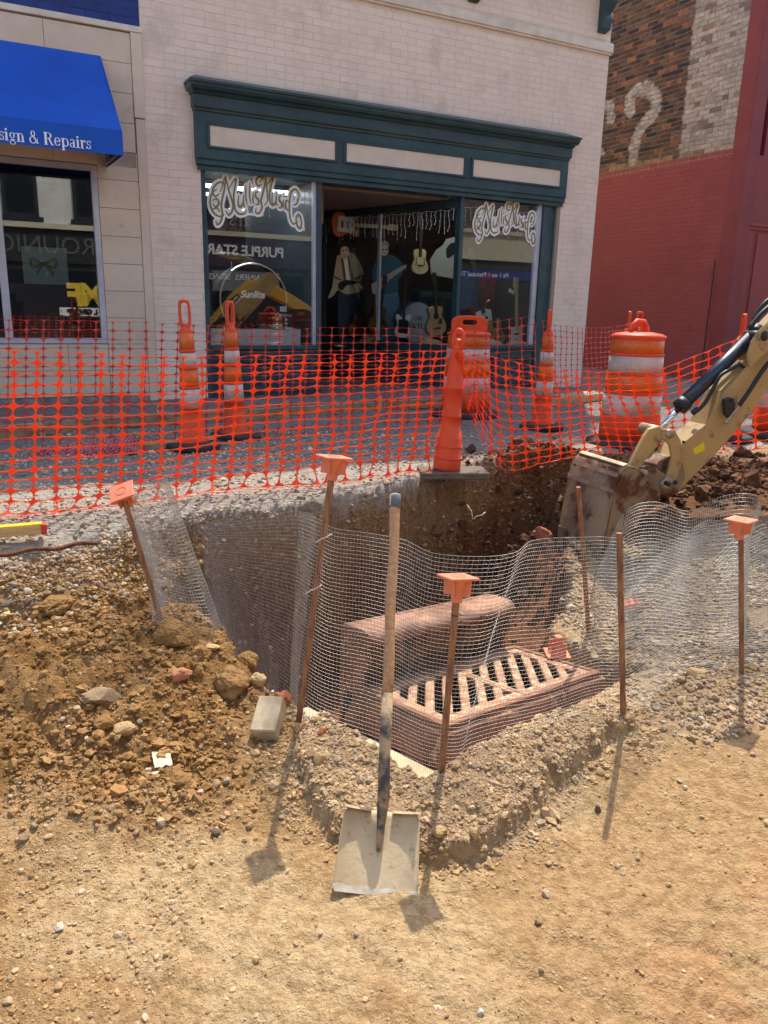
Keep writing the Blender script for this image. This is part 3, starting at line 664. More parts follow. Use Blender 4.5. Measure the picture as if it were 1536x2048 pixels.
# ------------------------------------------------------------------ things behind the glass
M_w = {k: mat('guitar_'+k, c, .3, coat=.5, col2=tuple(x*.8 for x in c), nscale=5) for k, c in dict(cream=S(214,196,140), natural=S(190,150,104), sunburst=S(122,76,34), mahog=S(96,44,26), black=S(30,28,28), orange=S(206,110,60), gold=S(180,132,62), red=S(150,34,34), white=S(210,206,200), blue=S(60,80,120)).items()}
M_neck = mat('dark_fretboard', S(62,42,32), .5); M_maple = mat('maple_neck', S(206,174,120), .4); M_chrome = mat('chrome', (.8,.8,.82), .2, 1.0); M_blk = mat('black_plastic', S(22,22,24), .5)
M_card = mat('white_card', S(226,222,214), .8)
def body_outline(kind):
    if kind == 'ac':   prof = [(0,.0),(.02,.10),(.07,.165),(.14,.19),(.22,.175),(.28,.135),(.33,.115),(.38,.125),(.43,.14),(.47,.12),(.49,.05),(.495,0)]
    elif kind == 'el': prof = [(0,.0),(.015,.09),(.06,.15),(.12,.165),(.18,.14),(.24,.115),(.30,.13),(.36,.155),(.42,.14),(.40,.075),(.36,.04),(.355,0)]
    else:              prof = [(0,.0),(.015,.08),(.06,.15),(.13,.17),(.2,.145),(.25,.12),(.30,.118),(.36,.13),(.40,.12),(.43,.08),(.435,0)]
    P = catmull([(w_, t) for t, w_ in prof], 3); r = [tuple(p) for p in P]; return r + [(-a, b) for a, b in r[-2:0:-1]]
def guitar(label, head, foot, dpt, kind='ac', col='natural', maple=False, tilt=0, flip=False):
    """head and foot of the instrument in the photo, dpt metres behind the shop front"""
    A = fac(*foot, dpt); B = fac(*head, dpt); L = (B-A).length; s = L/1.02
    y = (B-A).normalized(); z = Vector((0,-1,0)); z = (z-y*z.dot(y)).normalized(); x = y.cross(z)
    g = thing('guitar', label, 'guitar', FRAME @ basis(A, x*s, y*s, z*s))
    th = .1 if kind == 'ac' else .045
    MB().prism(body_outline(kind), 0, th).build('body', M_w[col], g, bevel=.008)
    bl_ = .495 if kind == 'ac' else .42
    MB().box((-.024, bl_-.12, th), (.024, .86, th+.018)).build('neck', M_maple if maple else M_neck, g)
    MB().prism([(-.025,.85),(.025,.85),(.042,.9),(.038,1.02),(-.03,1.03),(-.045,.92)], th-.012, th+.008).build('headstock', M_maple if maple else M_neck, g)
    if kind == 'ac':
        MB().lathe([(.052,0),(.052,.002)], 20, T(0,.33,th)).build('sound_hole', M_blk, g)
        MB().box((-.07,.12,th),(.07,.145,th+.012)).build('bridge', M_neck, g)
        MB().prism([(.03,.2),(.10,.19),(.11,.27),(.06,.30)], th+.001, th+.003).build('pickguard', M_neck, g)
    elif kind == 'arch':
        for sgn in (-1, 1): MB().tube([(sgn*.07,.28,th+.002),(sgn*.09,.25,th+.002),(sgn*.075,.2,th+.002),(sgn*.095,.16,th+.002)], .007, 5).build('sound_hole', M_blk, g)
        MB().box((-.06,.15,th),(.06,.165,th+.02)).build('bridge', M_neck, g); MB().box((-.02,0,th),(.02,.1,th+.01)).build('tailpiece', M_chrome, g)
    else:
        MB().prism([(-.11,.10),(.09,.08),(.11,.30),(.03,.34),(-.1,.33)], th+.001, th+.004).build('pickguard', M_card if col != 'white' else M_blk, g)
        for yy in (.14,.22): MB().box((-.045,yy,th+.003),(.045,yy+.025,th+.01)).build('pickup', M_blk, g)
    return g
guitar('cream archtop guitar hanging on the slanted entry window', (838,428), (838,549), 1.15, 'arch', 'cream')
guitar('natural acoustic guitar with cutaway standing in the slanted entry window', (862,546), (868,672), 1.0, 'ac', 'natural')
guitar('sunburst acoustic guitar with dark neck below the blue shirted cutout', (766,552), (748,668), 1.75, 'ac', 'sunburst')
guitar('small mahogany guitar leaning below the pale jacket cutout', (727,590), (704,672), 1.95, 'ac', 'mahog')
guitar('white patterned electric guitar with dark neck in the entry window', (808,560), (803,676), 1.35, 'el', 'white')
guitar('orange electric guitar prop hung level above the cardboard cutouts', (792,456), (661,448), 2.1, 'el', 'orange', True)
guitar('black electric guitar with pale maple neck and price tag', (1028,556), (1030,700), .55, 'el', 'black', True)
guitar('gold top electric guitar standing beside the maple neck one', (973,560), (992,694), .7, 'arch', 'gold')
guitar('sunburst bass guitar with long slanted neck behind the gold top', (936,498), (972,676), 1.1, 'el', 'mahog')
guitar('orange flamed electric guitar low in the far window', (962,575), (958,684), 1.3, 'el', 'orange')
guitar('butter yellow electric guitar hung high at the back wall', (1024,548), (1008,600), 2.3, 'el', 'cream')
guitar('butter yellow electric guitar hung low at the back wall', (1020,606), (1004,656), 2.3, 'el', 'cream')
guitar('red electric guitar with white guard hung under the beige reflection', (1056,520), (1006,512), 2.4, 'el', 'red')
guitar('red electric guitar with white guard hung below another red one', (1056,540), (1004,534), 2.4, 'el', 'red')
# swing tag on the maple necked guitar
p = fac(1023, 583, .50); tg = MB().box((-.05,-.002,-.025),(.05,.002,.025)).build('price_tag', M_card, M=FRAME @ T(p) @ Ry(.45)); tag(tg, 'white swing tag tied to the pale maple guitar neck', 'tag')
# cardboard cutouts of musicians
def cutout(label, pieces, dpt, foot):
    A = fac(*foot, dpt); c = thing('cardboard_cutout', label, 'cutout', FRAME @ T(A))
    for i, (nm, m, pts, sm) in enumerate(pieces):
        P = [fac(x, y, dpt)-A for x, y in pts]; poly = [(q.x, q.z) for q in P]
        if sm: poly = [tuple(k) for k in catmull(poly+[poly[0]], 3)[:-1]]
        MB().prism(poly, -.001-.003*i, .004-.003*i, Matrix(((1,0,0,0),(0,0,1,0),(0,1,0,0),(0,0,0,1)))).build(nm, m, c)
    MB().box((-.2,.006,-.01),(.2,.16,.012)).build('easel_foot', M_card, c)
M_skin = mat('printed_skin', S(216,186,164), .7); M_jkt = mat('printed_pale_jacket', S(186,168,138), .7); M_hair = mat('printed_dark_hair', S(30,26,26), .7); M_line = mat('printed_shadow_lines', S(96,80,66), .7); M_jean = mat('printed_dark_jeans', S(40,50,66), .7); M_shirt = mat('printed_blue_shirt', S(58,92,110), .7); M_ltj = mat('printed_light_jeans', S(96,130,150), .7); M_prn = mat('printed_pale_figure', S(170,164,150), .7)
cutout('cardboard cutout of a musician in a pale jacket with arms held out', [
    ('jeans', M_jean, [(676,585),(722,580),(726,650),(716,690),(684,690),(676,650)], True),
    ('jacket', M_jkt, [(674,512),(690,505),(706,507),(718,522),(727,545),(722,560),(714,572),(722,580),(712,586),(690,588),(676,580),(666,592),(656,596),(664,575),(668,548)], True),
    ('shirt', M_signw, [(684,516),(694,514),(697,545),(700,560),(690,562)], True), ('lapel', M_line, [(682,518),(686,518),(692,560),(688,562)], True), ('lapel', M_line, [(694,513),(697,514),(706,556),(702,558)], True), ('sleeve_fold', M_line, [(668,552),(680,558),(680,561),(668,556)], True), ('sleeve_fold', M_line, [(708,556),(724,550),(724,553),(709,560)], True),
    ('printed_guitar', M_hair, [(676,566),(690,560),(716,563),(717,567),(694,570),(684,580),(676,576)], True),
    ('face', M_skin, [(679,499),(682,491),(692,489),(697,496),(696,508),(690,520),(685,519),(681,510)], True), ('hair', M_hair, [(676,504),(675,491),(684,483),(694,484),(699,493),(698,505),(695,496),(688,493),(681,496),(679,504)], True),
    ('eye', M_hair, [(682,501),(686,500),(686,502),(682,503)], False), ('eye', M_hair, [(690,499),(694,499),(694,501),(690,501)], False), ('mouth', M_line, [(685,512),(691,511),(691,513),(686,514)], False),
    ('hand', M_skin, [(704,570),(716,566),(724,578),(716,576),(712,584)], True)], 2.0, (700,692))
cutout('cardboard cutout of a player in a blue shirt with a white guitar', [
    ('jeans', M_ltj, [(750,585),(795,580),(796,650),(790,690),(756,690),(752,640)], True),
    ('shirt', M_shirt, [(752,520),(768,510),(784,510),(800,522),(806,545),(796,560),(794,584),(752,588),(748,570),(744,545)], True),
    ('face', M_skin, [(762,492),(774,490),(776,506),(768,512),(761,506)], True), ('hair', M_prn, [(760,494),(764,484),(774,483),(779,494),(774,490),(764,491)], True), ('eye', M_hair, [(763,499),(767,498),(767,500),(763,501)], False), ('eye', M_hair, [(770,498),(774,498),(774,500),(770,500)], False), ('collar', M_line, [(760,512),(768,518),(778,511),(776,514),(768,522),(760,515)], False),
    ('printed_guitar', M_prn, [(742,568),(756,560),(780,545),(808,530),(810,536),(782,556),(766,572),(756,588),(744,586)], True)], 1.7, (774,692))
cutout('pale torn paper figure print behind the hanging cream guitar', [
    ('print', M_prn, [(860,520),(872,500),(886,490),(892,478),(908,474),(921,482),(922,560),(900,556),(878,552),(862,548)], False),
    ('hair', M_hair, [(892,498),(902,486),(916,488),(914,502),(904,512),(894,516)], True)], 1.25, (890,690))
# bass drum with lettering on the head, stands, card, paper strip
dc = fac(497, 600, .62); dr = thing('bass_drum', 'black bass drum lettered Sunlite in the display window', 'drum', FRAME @ T(dc))
RD = Rx(math.pi/2)
MB().lathe([(.40,-.2),(.40,.2)], 40, RD).build('shell', M_blk, dr, smooth='auto')
MB().tube([(.41*math.cos(t), -.2, .41*math.sin(t)) for t in np.linspace(0, 2*math.pi, 40)[:-1]], .014, 6, closed=True).build('hoop', M_chrome, dr)
MB().lathe([(.395,.2),(.395,.205)], 40, RD).build('drum_head', mat('black_drum_head', S(26,24,26), .25), dr)
puttext('sunlite', 'lettering', M_white, Matrix(((1,0,0,-.02),(0,0,-1,-.208),(0,1,0,.06),(0,0,0,1))), dr)
for sx in (-.36, .36): MB().tube([(sx*.9,-.1,-.2),(sx*1.1,-.22,dc.z*-1+.545)], .008, 6).build('spur_leg', M_chrome, dr)
for sx, t0 in ((467, 508), (486, 515)):
    a = fac(sx, 690, .9); b = fac(sx+2, t0, .9); st = thing('cymbal_stand', 'chrome cymbal stand behind the bass drum, %s of two' % ('taller' if t0 < 510 else 'shorter'), 'stand', FRAME @ T(a.x, a.y, .545))
    MB().tube([(0,0,0),(0,0,b.z-.545)], .012, 8).build('pole', M_chrome, st); MB().lathe([(.02,0),(.17,-.02),(.17,-.023),(.02,-.006)], 24, T(0,0,b.z-.545) @ Rx(.3)).build('cymbal', mat('brass_cymbal_%d' % sx, S(190,160,90), .3, 1.0), st)
    for k in range(3): MB().tube([(0,0,.2),(.18*math.cos(k*2.1),.18*math.sin(k*2.1),.005)], .007, 6).build('leg', M_chrome, st)
a = fac(546, 606, .3); b = fac(586, 660, .3); cd = thing('display_card', 'dark product card with a white square beside the bass drum', 'card', FRAME @ T(a.x, .3, b.z-.03))
wd_, hd_ = b.x-a.x, a.z-b.z
MB().box((0,0,0),(wd_,.01,hd_)).build('board', mat('dark_card', S(44,44,50), .6), cd); MB().box((wd_*.34,-.003,hd_*.78),(wd_*.68,-.001,hd_*.98)).build('white_square', M_card, cd)
puttext('card', 'lettering', M_card, Matrix(((1.6,0,0,wd_*.5),(0,0,-1,-.003),(0,1.6,0,hd_*.66),(0,0,0,1))), cd)
for i in range(3):
    for j in range(2): MB().box((wd_*(.14+.45*j),-.003,hd_*(.14+.15*i)),(wd_*(.25+.45*j),-.001,hd_*(.23+.15*i))).build('icon', M_card, cd)
MB().box((wd_*.6,-.004,.0),(wd_*.98,-.0015,hd_*.2)).build('price_label', M_card, cd)
mb = MB(); a = fac(416, 658, 0); b = fac(606, 692, 0); vs = []; fs = []
for i in range(15):
    u = a.x+(b.x-a.x)*i/14; yy = .085+.006*math.sin(i*1.7); vs += [(u,yy,a.z+.004*math.sin(i)),(u,yy,b.z+.012*math.sin(i*.9)),(u,yy+.002,a.z+.004*math.sin(i)),(u,yy+.002,b.z+.012*math.sin(i*.9))]
for i in range(14): k = i*4; fs += [(k,k+1,k+5,k+4),(k+2,k+6,k+7,k+3)]
pp = mb.add(vs, fs).build('paper_strip', mat('grey_white_paper', S(206,200,194), .9, col2=S(190,184,178), nscale=6), M=FRAME.copy()); tag(pp, 'long white paper strip along the foot of the drum window', 'paper')
bd = thing('toy_drum', 'round drum head lettered THE BEATLES low in the entry window', 'drum', FRAME @ T(fac(828, 645, 1.55)))
MB().lathe([(.3,-.1),(.3,.1)], 32, RD).build('shell', M_w['blue'], bd, smooth='auto'); MB().lathe([(.285,.1),(.285,.105)], 32, RD).build('drum_head', mat('pale_drum_head', S(150,150,156), .5), bd)
puttext('the', 'lettering', M_blk, Matrix(((1.3,0,0,0),(0,0,-1,-.108),(0,1.3,0,.06),(0,0,0,1))), bd); puttext('beatles', 'lettering', M_blk, Matrix(((1.25,0,0,0),(0,0,-1,-.108),(0,1.25,0,-.06),(0,0,0,1))), bd)
# amplifiers behind the natural acoustic
for i, (x, y, ww, hh) in enumerate(((862,604,.42,.34),(902,612,.3,.42))):
    a = fac(x, y, 1.9); am = thing('guitar_amplifier', ('wide teal' if i == 0 else 'tall grey')+' guitar amplifier behind the natural acoustic guitar', 'amplifier', FRAME @ T(a.x, 1.9, .53))
    MB().box((-ww/2,0,0),(ww/2,.25,a.z-.53+hh/2)).build('cabinet', mat('amp_%d' % i, S(58,92,92) if i == 0 else S(80,84,84), .6), am, bevel=.01); MB().box((-ww/2+.03,-.006,.04),(ww/2-.03,.002,a.z-.53+hh/2-.1)).build('grille', mat('amp_grille_%d' % i, S(50,60,62), .9), am)
    for k in range(4): MB().lathe([(.012,0),(.012,.02)], 10, T(-ww/2+.07+k*.06,0,a.z-.53+hh/2-.05) @ RD).build('knob', M_chrome, am)
# red and blue hangings, crumpled tan cloth on the deck
for i, (x0, y0, x1, y1, c, d_, lb) in enumerate(((964,545,988,615,S(150,24,44),1.5,'crimson cloth hanging behind the gold top guitar'),(925,545,962,620,S(70,96,140),1.8,'pale blue banner with a black letter behind the bass guitar'))):
    a = fac(x0, y0, d_); b = fac(x1, y1, d_); o = thing('hanging_banner', lb, 'banner', FRAME @ T(a.x, d_, b.z)); MB().box((0,0,0),(b.x-a.x,.01,a.z-b.z)).build('cloth', mat('banner_%d' % i, c, .9, col2=tuple(q*.7 for q in c), nscale=9), o); MB().tube([(-.02,0,a.z-b.z),(b.x-a.x+.02,0,a.z-b.z)], .01, 6).build('rod', M_neck, o)
for i, (x0, x1, y0, dd) in enumerate(((838,884,678,.9),(968,1006,674,.5),(1014,1058,672,.4),(720,760,676,1.6))):
    a = fac(x0, y0, dd); b = fac(x1, y0, dd); n = 14; vs = []; fs = []
    for j in range(n):
        for k in range(n):
            uu, vv = j/(n-1)*2-1, k/(n-1)*2-1; hh = max(0, 1-uu*uu-vv*vv)**.5
            vs.append(((a.x+b.x)/2+uu*(b.x-a.x)/2, dd+.13*vv, .53+(.13*hh)*(.75+.5*mnoise.noise(Vector((uu*3+i*9,vv*3,1))))))
    for j in range(n-1):
        for k in range(n-1): q = j*n+k; fs.append((q, q+n, q+n+1, q+1))
    names = ('tan crumpled cloth at the foot of the natural acoustic','peach crumpled cloth at the foot of the gold top guitar','peach crumpled cloth at the foot of the maple neck guitar','brown crumpled cloth under the sunburst acoustic')
    o = MB().add(vs, fs).build('display_cloth', mat('cloth_%d' % i, (S(176,140,108),S(206,150,124),S(210,150,122),S(120,92,70))[i], .9), M=FRAME.copy(), smooth=True); tag(o, names[i], 'cloth')
# icicle light strings
M_icw = mat('icicle_wire', S(214,220,222), .5); M_icb = mat('icicle_bulb', S(236,240,240), .2, spec=.8)
def icicles(label, f, n):
    o = thing('icicle_lights', label, 'string lights', FRAME.copy()); m1, m2 = MB(), MB()
    top = [f(i/(n-1), -.03*abs(math.sin(i*1.1))) for i in range(n)]; m1.tube(top, .003, 4)
    for i in range(n):
        Ld = random.uniform(.1, .34); p = [f(i/(n-1)+random.uniform(-.006,.006), -.03*abs(math.sin(i*1.1))-Ld*k/4) for k in range(5)]; m1.tube(p, .0028, 4)
        for q in p[1:]: m2.add([(q[0]+dx, q[1]+dy, q[2]+dz) for dx, dy, dz in ((.007,0,0),(-.007,0,0),(0,.007,0),(0,-.007,0),(0,0,.014),(0,0,-.014))], [(0,2,4),(2,1,4),(1,3,4),(3,0,4),(2,0,5),(1,2,5),(3,1,5),(0,3,5)])
    m1.build('wire', M_icw, o); m2.build('bulb_row', M_icb, o)['kind'] = 'stuff'
icicles('white icicle lights along the top of the slanted entry window', lambda t, z: tuple(slant(.05+t*(LS-.1), 2.27+z, -.07 if False else .06)), 34)
icicles('white icicle lights along the top of the drum window', lambda t, z: (.74+1.2*t, .12, 2.33+z), 18)
icicles('white icicle lights along the top of the far guitar window', lambda t, z: (4.0+1.14*t, .12, 2.32+z), 16)
# left neighbour: framed bow print on a pedestal
a = fac(42, 492, .5); b = fac(138, 570, .5); fp = thing('framed_print', 'framed print of a green bow on a stand in the jeweller window', 'picture', FRAME @ T(a.x, .5, b.z))
MB().box((0,0,0),(b.x-a.x,.02,a.z-b.z)).build('board', M_card, fp); m = MB(); hh = a.z-b.z; ww = b.x-a.x
ribbon([(ww*.45,hh*.55),(ww*.2,hh*.68),(ww*.22,hh*.45),(ww*.45,hh*.55),(ww*.72,hh*.68),(ww*.7,hh*.46),(ww*.45,hh*.55)], .03, .001, m, Matrix(((1,0,0,0),(0,0,-1,-.002),(0,1,0,0),(0,0,0,1)))); ribbon([(ww*.45,hh*.55),(ww*.34,hh*.38),(ww*.3,hh*.28)], .03, .0013, m, Matrix(((1,0,0,0),(0,0,-1,-.002),(0,1,0,0),(0,0,0,1)))); ribbon([(ww*.45,hh*.55),(ww*.6,hh*.4),(ww*.66,hh*.26)], .03, .0016, m, Matrix(((1,0,0,0),(0,0,-1,-.002),(0,1,0,0),(0,0,0,1))))
m.build('bow_motif', mat('olive_green_print', S(150,152,84), .8), fp)
pd = thing('pedestal', 'stepped pink brown pedestal under the framed bow print', 'pedestal', FRAME @ T((a.x+b.x)/2, .62, .56))
for k, (hw, z0, z1) in enumerate(((.36,b.z-.56-.1,b.z-.562),(.30,b.z-.56-.18,b.z-.56-.1),(.24,0,b.z-.56-.18))): MB().box((-hw,-.14,z0),(hw,.14,z1)).build('step', mat('pedestal_%d' % k, S(128,92,86), .7), pd)

# lit strip lights on the shop ceiling, seen through the drum window; hidden one over the guitars added for brightness
M_tube = bpy.data.materials.new('lit_tube'); M_tube.use_nodes = True; _b = M_tube.node_tree.nodes['Principled BSDF']; _b.inputs['Emission Color'].default_value = (.86,.92,1,1); _b.inputs['Emission Strength'].default_value = 6.5; _b.inputs['Base Color'].default_value = (.9,.9,.9,1)
for u, d, wh in ((1.3,3.4,'close behind the drum window'),(1.3,5.6,'deep in the shop behind the drum window'),(3.1,5.0,'behind the entry door'),(4.7,3.6,'behind the dark backdrop'),(4.6,.55,'over the guitar display, unseen and added to brighten it'),(1.35,.8,'over the bass drum')):
    o = thing('ceiling_light', 'lit strip light on the shop ceiling '+wh, 'light', FRAME @ T(u, d, 2.66 if d > 1.4 else (2.56 if u > 3 else 2.42))); MB().box((-.62,-.09,-.05),(.62,.09,0)).build('housing', M_alu, o); MB().box((-.6,-.07,-.075),(.6,.07,-.051)).build('tube', M_tube, o)
# ------------------------------------------------------------------ orange safety netting
M_net = mat('orange_netting', S(250,106,54), .45, transl=.5, spec=.4)
M_netfar = mat('faded_red_netting', S(222,84,72), .5, transl=.35, spec=.4)
QUAD = [(.5,.032),(.26,.045),(.13,.115),(.06,.24),(.036,.38),(.028,.5)]
def net(name, label, P, m, width=1.0):
    P = np.asarray(P, float); nc, nr = P.shape[:2]
    dc = np.gradient(P, axis=0); dr = np.gradient(P, axis=1); nn = np.cross(dc, dr); nn /= np.linalg.norm(nn, axis=2)[..., None]+1e-9
    def at(a, b):
        a = min(max(a, 0), nc-1.0001); b = min(max(b, 0), nr-1.0001); i, j = int(a), int(b); f, g = a-i, b-j
        w4 = ((1-f)*(1-g), f*(1-g), (1-f)*g, f*g)
        p = P[i,j]*w4[0]+P[i+1,j]*w4[1]+P[i,j+1]*w4[2]+P[i+1,j+1]*w4[3]; n = nn[i,j]; return p, n
    poly = []
    for sx, sy, rev in ((1,1,0),(-1,1,1),(-1,-1,0),(1,-1,1)):
        q = [(a*sx, b*sy) for a, b in QUAD]; poly += q[::-1] if rev else q
    vs = []; fs = []; th = .0016
    for i in range(nc):
        for j in range(nr):
            k = len(vs); h = len(poly); wk = width*(1+.12*math.sin(i*7.1+j*3.3))
            for side in (1, -1):
                for (a, b) in [(0,0)]+poly:
                    if abs(a) < .49: a *= wk
                    if abs(b) < .49: b *= wk*1.05
                    if abs(a) >= .49: b = b*.8+.10*math.sin(i*2.3+j*1.1)*mnoise.noise(Vector((i*.7, j*.9, 2)))*2
                    p, n = at(i+a, j+b); vs.append(p+n*th*side)
            for q in range(h):
                r = (q+1) % h
                fs += [(k, k+1+q, k+1+r), (k+h+1, k+h+2+r, k+h+2+q)]
                fs += [(k+1+q, k+h+2+q, k+1+r), (k+1+r, k+h+2+q, k+h+2+r)]
    o = npmesh(name, np.array(vs), np.array(fs), m); return tag(o, label, 'safety fence')
def seg_lerp(pts, t):                            # polyline by arc length fraction
    pts = [Vector(p) for p in pts]; L = [0]
    for a, b in zip(pts[:-1], pts[1:]): L.append(L[-1]+(b-a).length)
    s = t*L[-1]
    for i in range(len(pts)-1):
        if s <= L[i+1] or i == len(pts)-2: f = (s-L[i])/(L[i+1]-L[i]); return pts[i].lerp(pts[i+1], f)
def fence_run(gline, top_px, bot_px, ncol, nrow, wob=.006, lean=0, paired=False):
    """gline: ground polyline (x, y); top_px / bot_px: edge of the netting in the photo, read on the vertical sheet over gline"""
    G = catmull([(x, y, 0) for x, y in gline], 12); P = np.zeros((ncol, nrow, 3))
    def edge(px):                                # photo edge -> height above gline point
        out = []
        for (x, y) in px:
            best = None
            for a, b in zip(G[:-1], G[1:]):
                n = Vector((-(b-a)[1], (b-a)[0], 0)); d = ray(x, y); den = d.dot(n)
                if abs(den) < 1e-6: continue
                t = (Vector(a)-CAMP).dot(n)/den; q = CAMP+d*t; f = (q-Vector(a)).to_2d().dot(Vector(b-a).to_2d())/((b-a)[:2]@(b-a)[:2])
                e = 0 if 0 <= f <= 1 else min(abs(f), abs(f-1))
                if t > 0 and (best is None or e < best[0]): best = (e, q)
            out.append(best[1])
        return out
    Tt, Bt = edge(top_px), edge(bot_px)
    if paired: Tc, Bc = catmull(Tt, 40), catmull(Bt, 40)
    for i in range(ncol):
        t = i/(ncol-1)
        if paired: k_ = int(round(t*(len(Tc)-1))); a, b = Vector(Tc[k_]), Vector(Bc[k_])
        else: a = seg_lerp(Tt, t); b = seg_lerp(Bt, t)
        for j in range(nrow):
            f = j/(nrow-1); p = a.lerp(b, f)
            k = .5*math.sin(i*.55+j*.2)+mnoise.noise(Vector((i*.35, j*.3, 3.3)))
            P[i, j] = (p.x+wob*k*1.5, p.y-wob*2.2*k+lean*f, p.z+wob*.9*mnoise.noise(Vector((i*.9, j*.8, 8.1))))
    return P
# near run, left of the leaning tube
PN = fence_run([(-2.9,3.0),(-2.02,3.58),(-1.3,4.0),(-.5,4.5),(.37,5.03)], [(-170,690),(0,701),(150,706),(300,712),(500,711),(700,708),(820,704),(897,701)],
               [(-170,1075),(0,1050),(150,1035),(300,1012),(450,988),(600,965),(760,948),(880,938)], 30, 17, .013)
for i in range(30):                              # the lowest rows lie on the gravel towards the camera
    for j in (15, 16):
        P_ = PN[i, j]; g = float(ground_z(np.array([P_[0]]), np.array([P_[1]]))[0]); PN[i, j] = (P_[0]+.03*math.sin(i*2.3), P_[1]-.05*(j-14), max(g, -.02)+.022+.012*abs(math.sin(i*1.9)))
net('safety_fence', 'bright orange plastic safety netting strung to the leaning orange tube', PN, M_net)
# second near run: gathered at the tube, fanning out past the striped drum
nc, nr = 31, 14; top = [(906,702),(935,706),(965,709),(1000,716),(1060,730),(1120,740),(1180,743),(1240,744),(1320,738),(1400,706),(1470,680),(1560,655)]
bot = [(909,712),(925,780),(962,870),(1003,938),(1075,930),(1140,918),(1205,905),(1270,908),(1340,905),(1410,905),(1490,900),(1575,895)]
PG = fence_run([(.43,5.0),(.75,5.16),(1.2,5.42),(1.85,5.62),(2.6,5.95),(3.6,6.5)], top, bot, nc, nr, .011, paired=True)
net('safety_fence', 'orange netting gathered at the leaning tube and fanned out before the striped drum', PG, M_net)
# far run on the shop side
PF = fence_run([(-4.2,5.3),(-2.6,5.62),(-1.3,6.12),(-.2,6.75),(.5,7.3),(1.2,6.95)], [(-200,634),(0,640),(150,641),(300,645),(460,652),(480,658),(640,655),(800,656),(900,660),(960,648),(1010,640),(1070,632)],
               [(-200,905),(0,900),(150,893),(300,884),(460,874),(480,873),(640,866),(800,858),(900,856),(960,858),(1010,862),(1070,866)], 46, 15, .009)
net('safety_fence', 'faded red netting strung along the shop side past the banded cones', PF, M_netfar, .72)
PF2 = fence_run([(1.42,7.05),(2.0,7.7),(2.75,8.8),(2.95,8.9)], [(1085,640),(1110,650),(1160,656),(1210,655),(1250,650),(1282,640)], [(1085,800),(1110,800),(1160,790),(1210,780),(1250,770),(1282,765)], 24, 14, .006)
net('safety_fence', 'faded red netting running back to the two cones in the alley mouth', PF2, M_netfar, .75)

# ------------------------------------------------------------------ banded tubes and drums
M_orp = mat('orange_plastic', S(236,88,46), .5, col2=S(222,78,44), nscale=5, spec=.3, transl=.12, col3=S(178,88,62), n3=9, lo3=.58, hi3=.7)
M_orr = mat('orange_reflective', S(232,116,34), .4, col2=S(206,98,38), nscale=8, spec=.5, transl=.1)
M_whr = mat('white_reflective', S(202,186,174), .55, col2=S(168,148,134), nscale=6, lo=.45, hi=.68, spec=.5)
M_rub = mat('black_rubber', S(44,44,48), .85, col2=S(70,66,62), nscale=7, bump=.3, bscale=40)
def loop_handle(mb, w0, h0, th, z0, slot=.55):
    o = []; i_ = []
    for k in range(20):
        t = -math.pi/2+2*math.pi*k/20; c, s_ = math.cos(t), math.sin(t); e = .45
        sx = math.copysign(abs(c)**e, c); sy = math.copysign(abs(s_)**e, s_)
        o.append((sx*w0/2, h0/2+sy*h0/2)); i_.append((sx*w0/2*slot, h0*.53+sy*h0/2*.72))
    mb.ringprism(o, i_, -th/2, th/2, T(0,0,z0) @ Matrix(((1,0,0,0),(0,0,1,0),(0,1,0,0),(0,0,0,1)))); return mb
def tube_cone(label, base, rz=0, lean=(0,0), banded=True, group=None, h=1.06):
    base = Vector(base); c = thing('channelizer_cone', label, 'traffic cone', T(base) @ Rz(rz), group)
    mb = MB(); oc = [(.21*math.cos(math.pi/8+k*math.pi/4), .21*math.sin(math.pi/8+k*math.pi/4)) for k in range(8)]; mb.prism(oc, 0, .05); mb.build('base', M_rub, c, bevel=.012)
    K = Matrix.Rotation(lean[0], 4, 'Y') @ Matrix.Rotation(lean[1], 4, 'X')
    s = h/1.06
    b = MB().lathe([(z_[0], z_[1]*s) for z_ in ((.115,.045),(.115,.07),(.092,.08),(.09,.2),(.088,.205),(.08,.21),(.078,.30),(.082,.302),(.082,.312),(.076,.315),(.07,.44),(.076,.442),(.076,.455),(.067,.458),(.062,.58),(.068,.582),(.068,.595),(.06,.598),(.055,.70),(.06,.702),(.06,.715),(.053,.718),(.049,.84),(.04,.86),(.03,.875),(.02,.885))], 24, K); b.build('body', M_orp, c, smooth='auto')
    hd = MB(); loop_handle(hd, .086*s, .20*s, .03, .866*s); hd.v = [tuple(K @ Vector(v)) for v in hd.v]; hd.build('handle', M_orp, c, bevel=.006)
    if banded:
        for r0, r1, z0, z1, m in ((.0775,.0745,.318,.438,M_whr),(.0685,.0645,.462,.576,M_orr),(.0615,.0575,.602,.696,M_whr),(.0545,.0505,.722,.832,M_orr)):
            MB().lathe([(r0-.004,z0*s),(r0,z0*s+.001),(r1,z1*s),(r1-.004,z1*s+.001)], 24, K).build('reflective_band', m, c, smooth='auto')
    return c
tube_cone('banded orange cone with wide open handle beside the brick pier', onz(388,897,0), .15, (-.03,0))
tube_cone('banded orange cone with narrow handle before the drum window', onz(472,878,0), 1.05, (-.035,0))
tube_cone('banded orange cone standing before the far guitar window', onz(1083,858,0), 1.25, (-.02,0))
tube_cone('orange cone with edge-on handle behind the striped drum in the alley mouth', atY(1258,800,9.0)*0+Vector((atY(1258,640,8.9).x, 8.9, 0)), 1.45)
tube_cone('white topped orange cone with open handle in the alley mouth', Vector((atY(1279,640,8.6).x, 8.6, 0)), .3)
tube_cone('orange cone standing behind the digger arm', Vector((atY(1488,640,6.7).x, 6.7, 0)), 1.4)
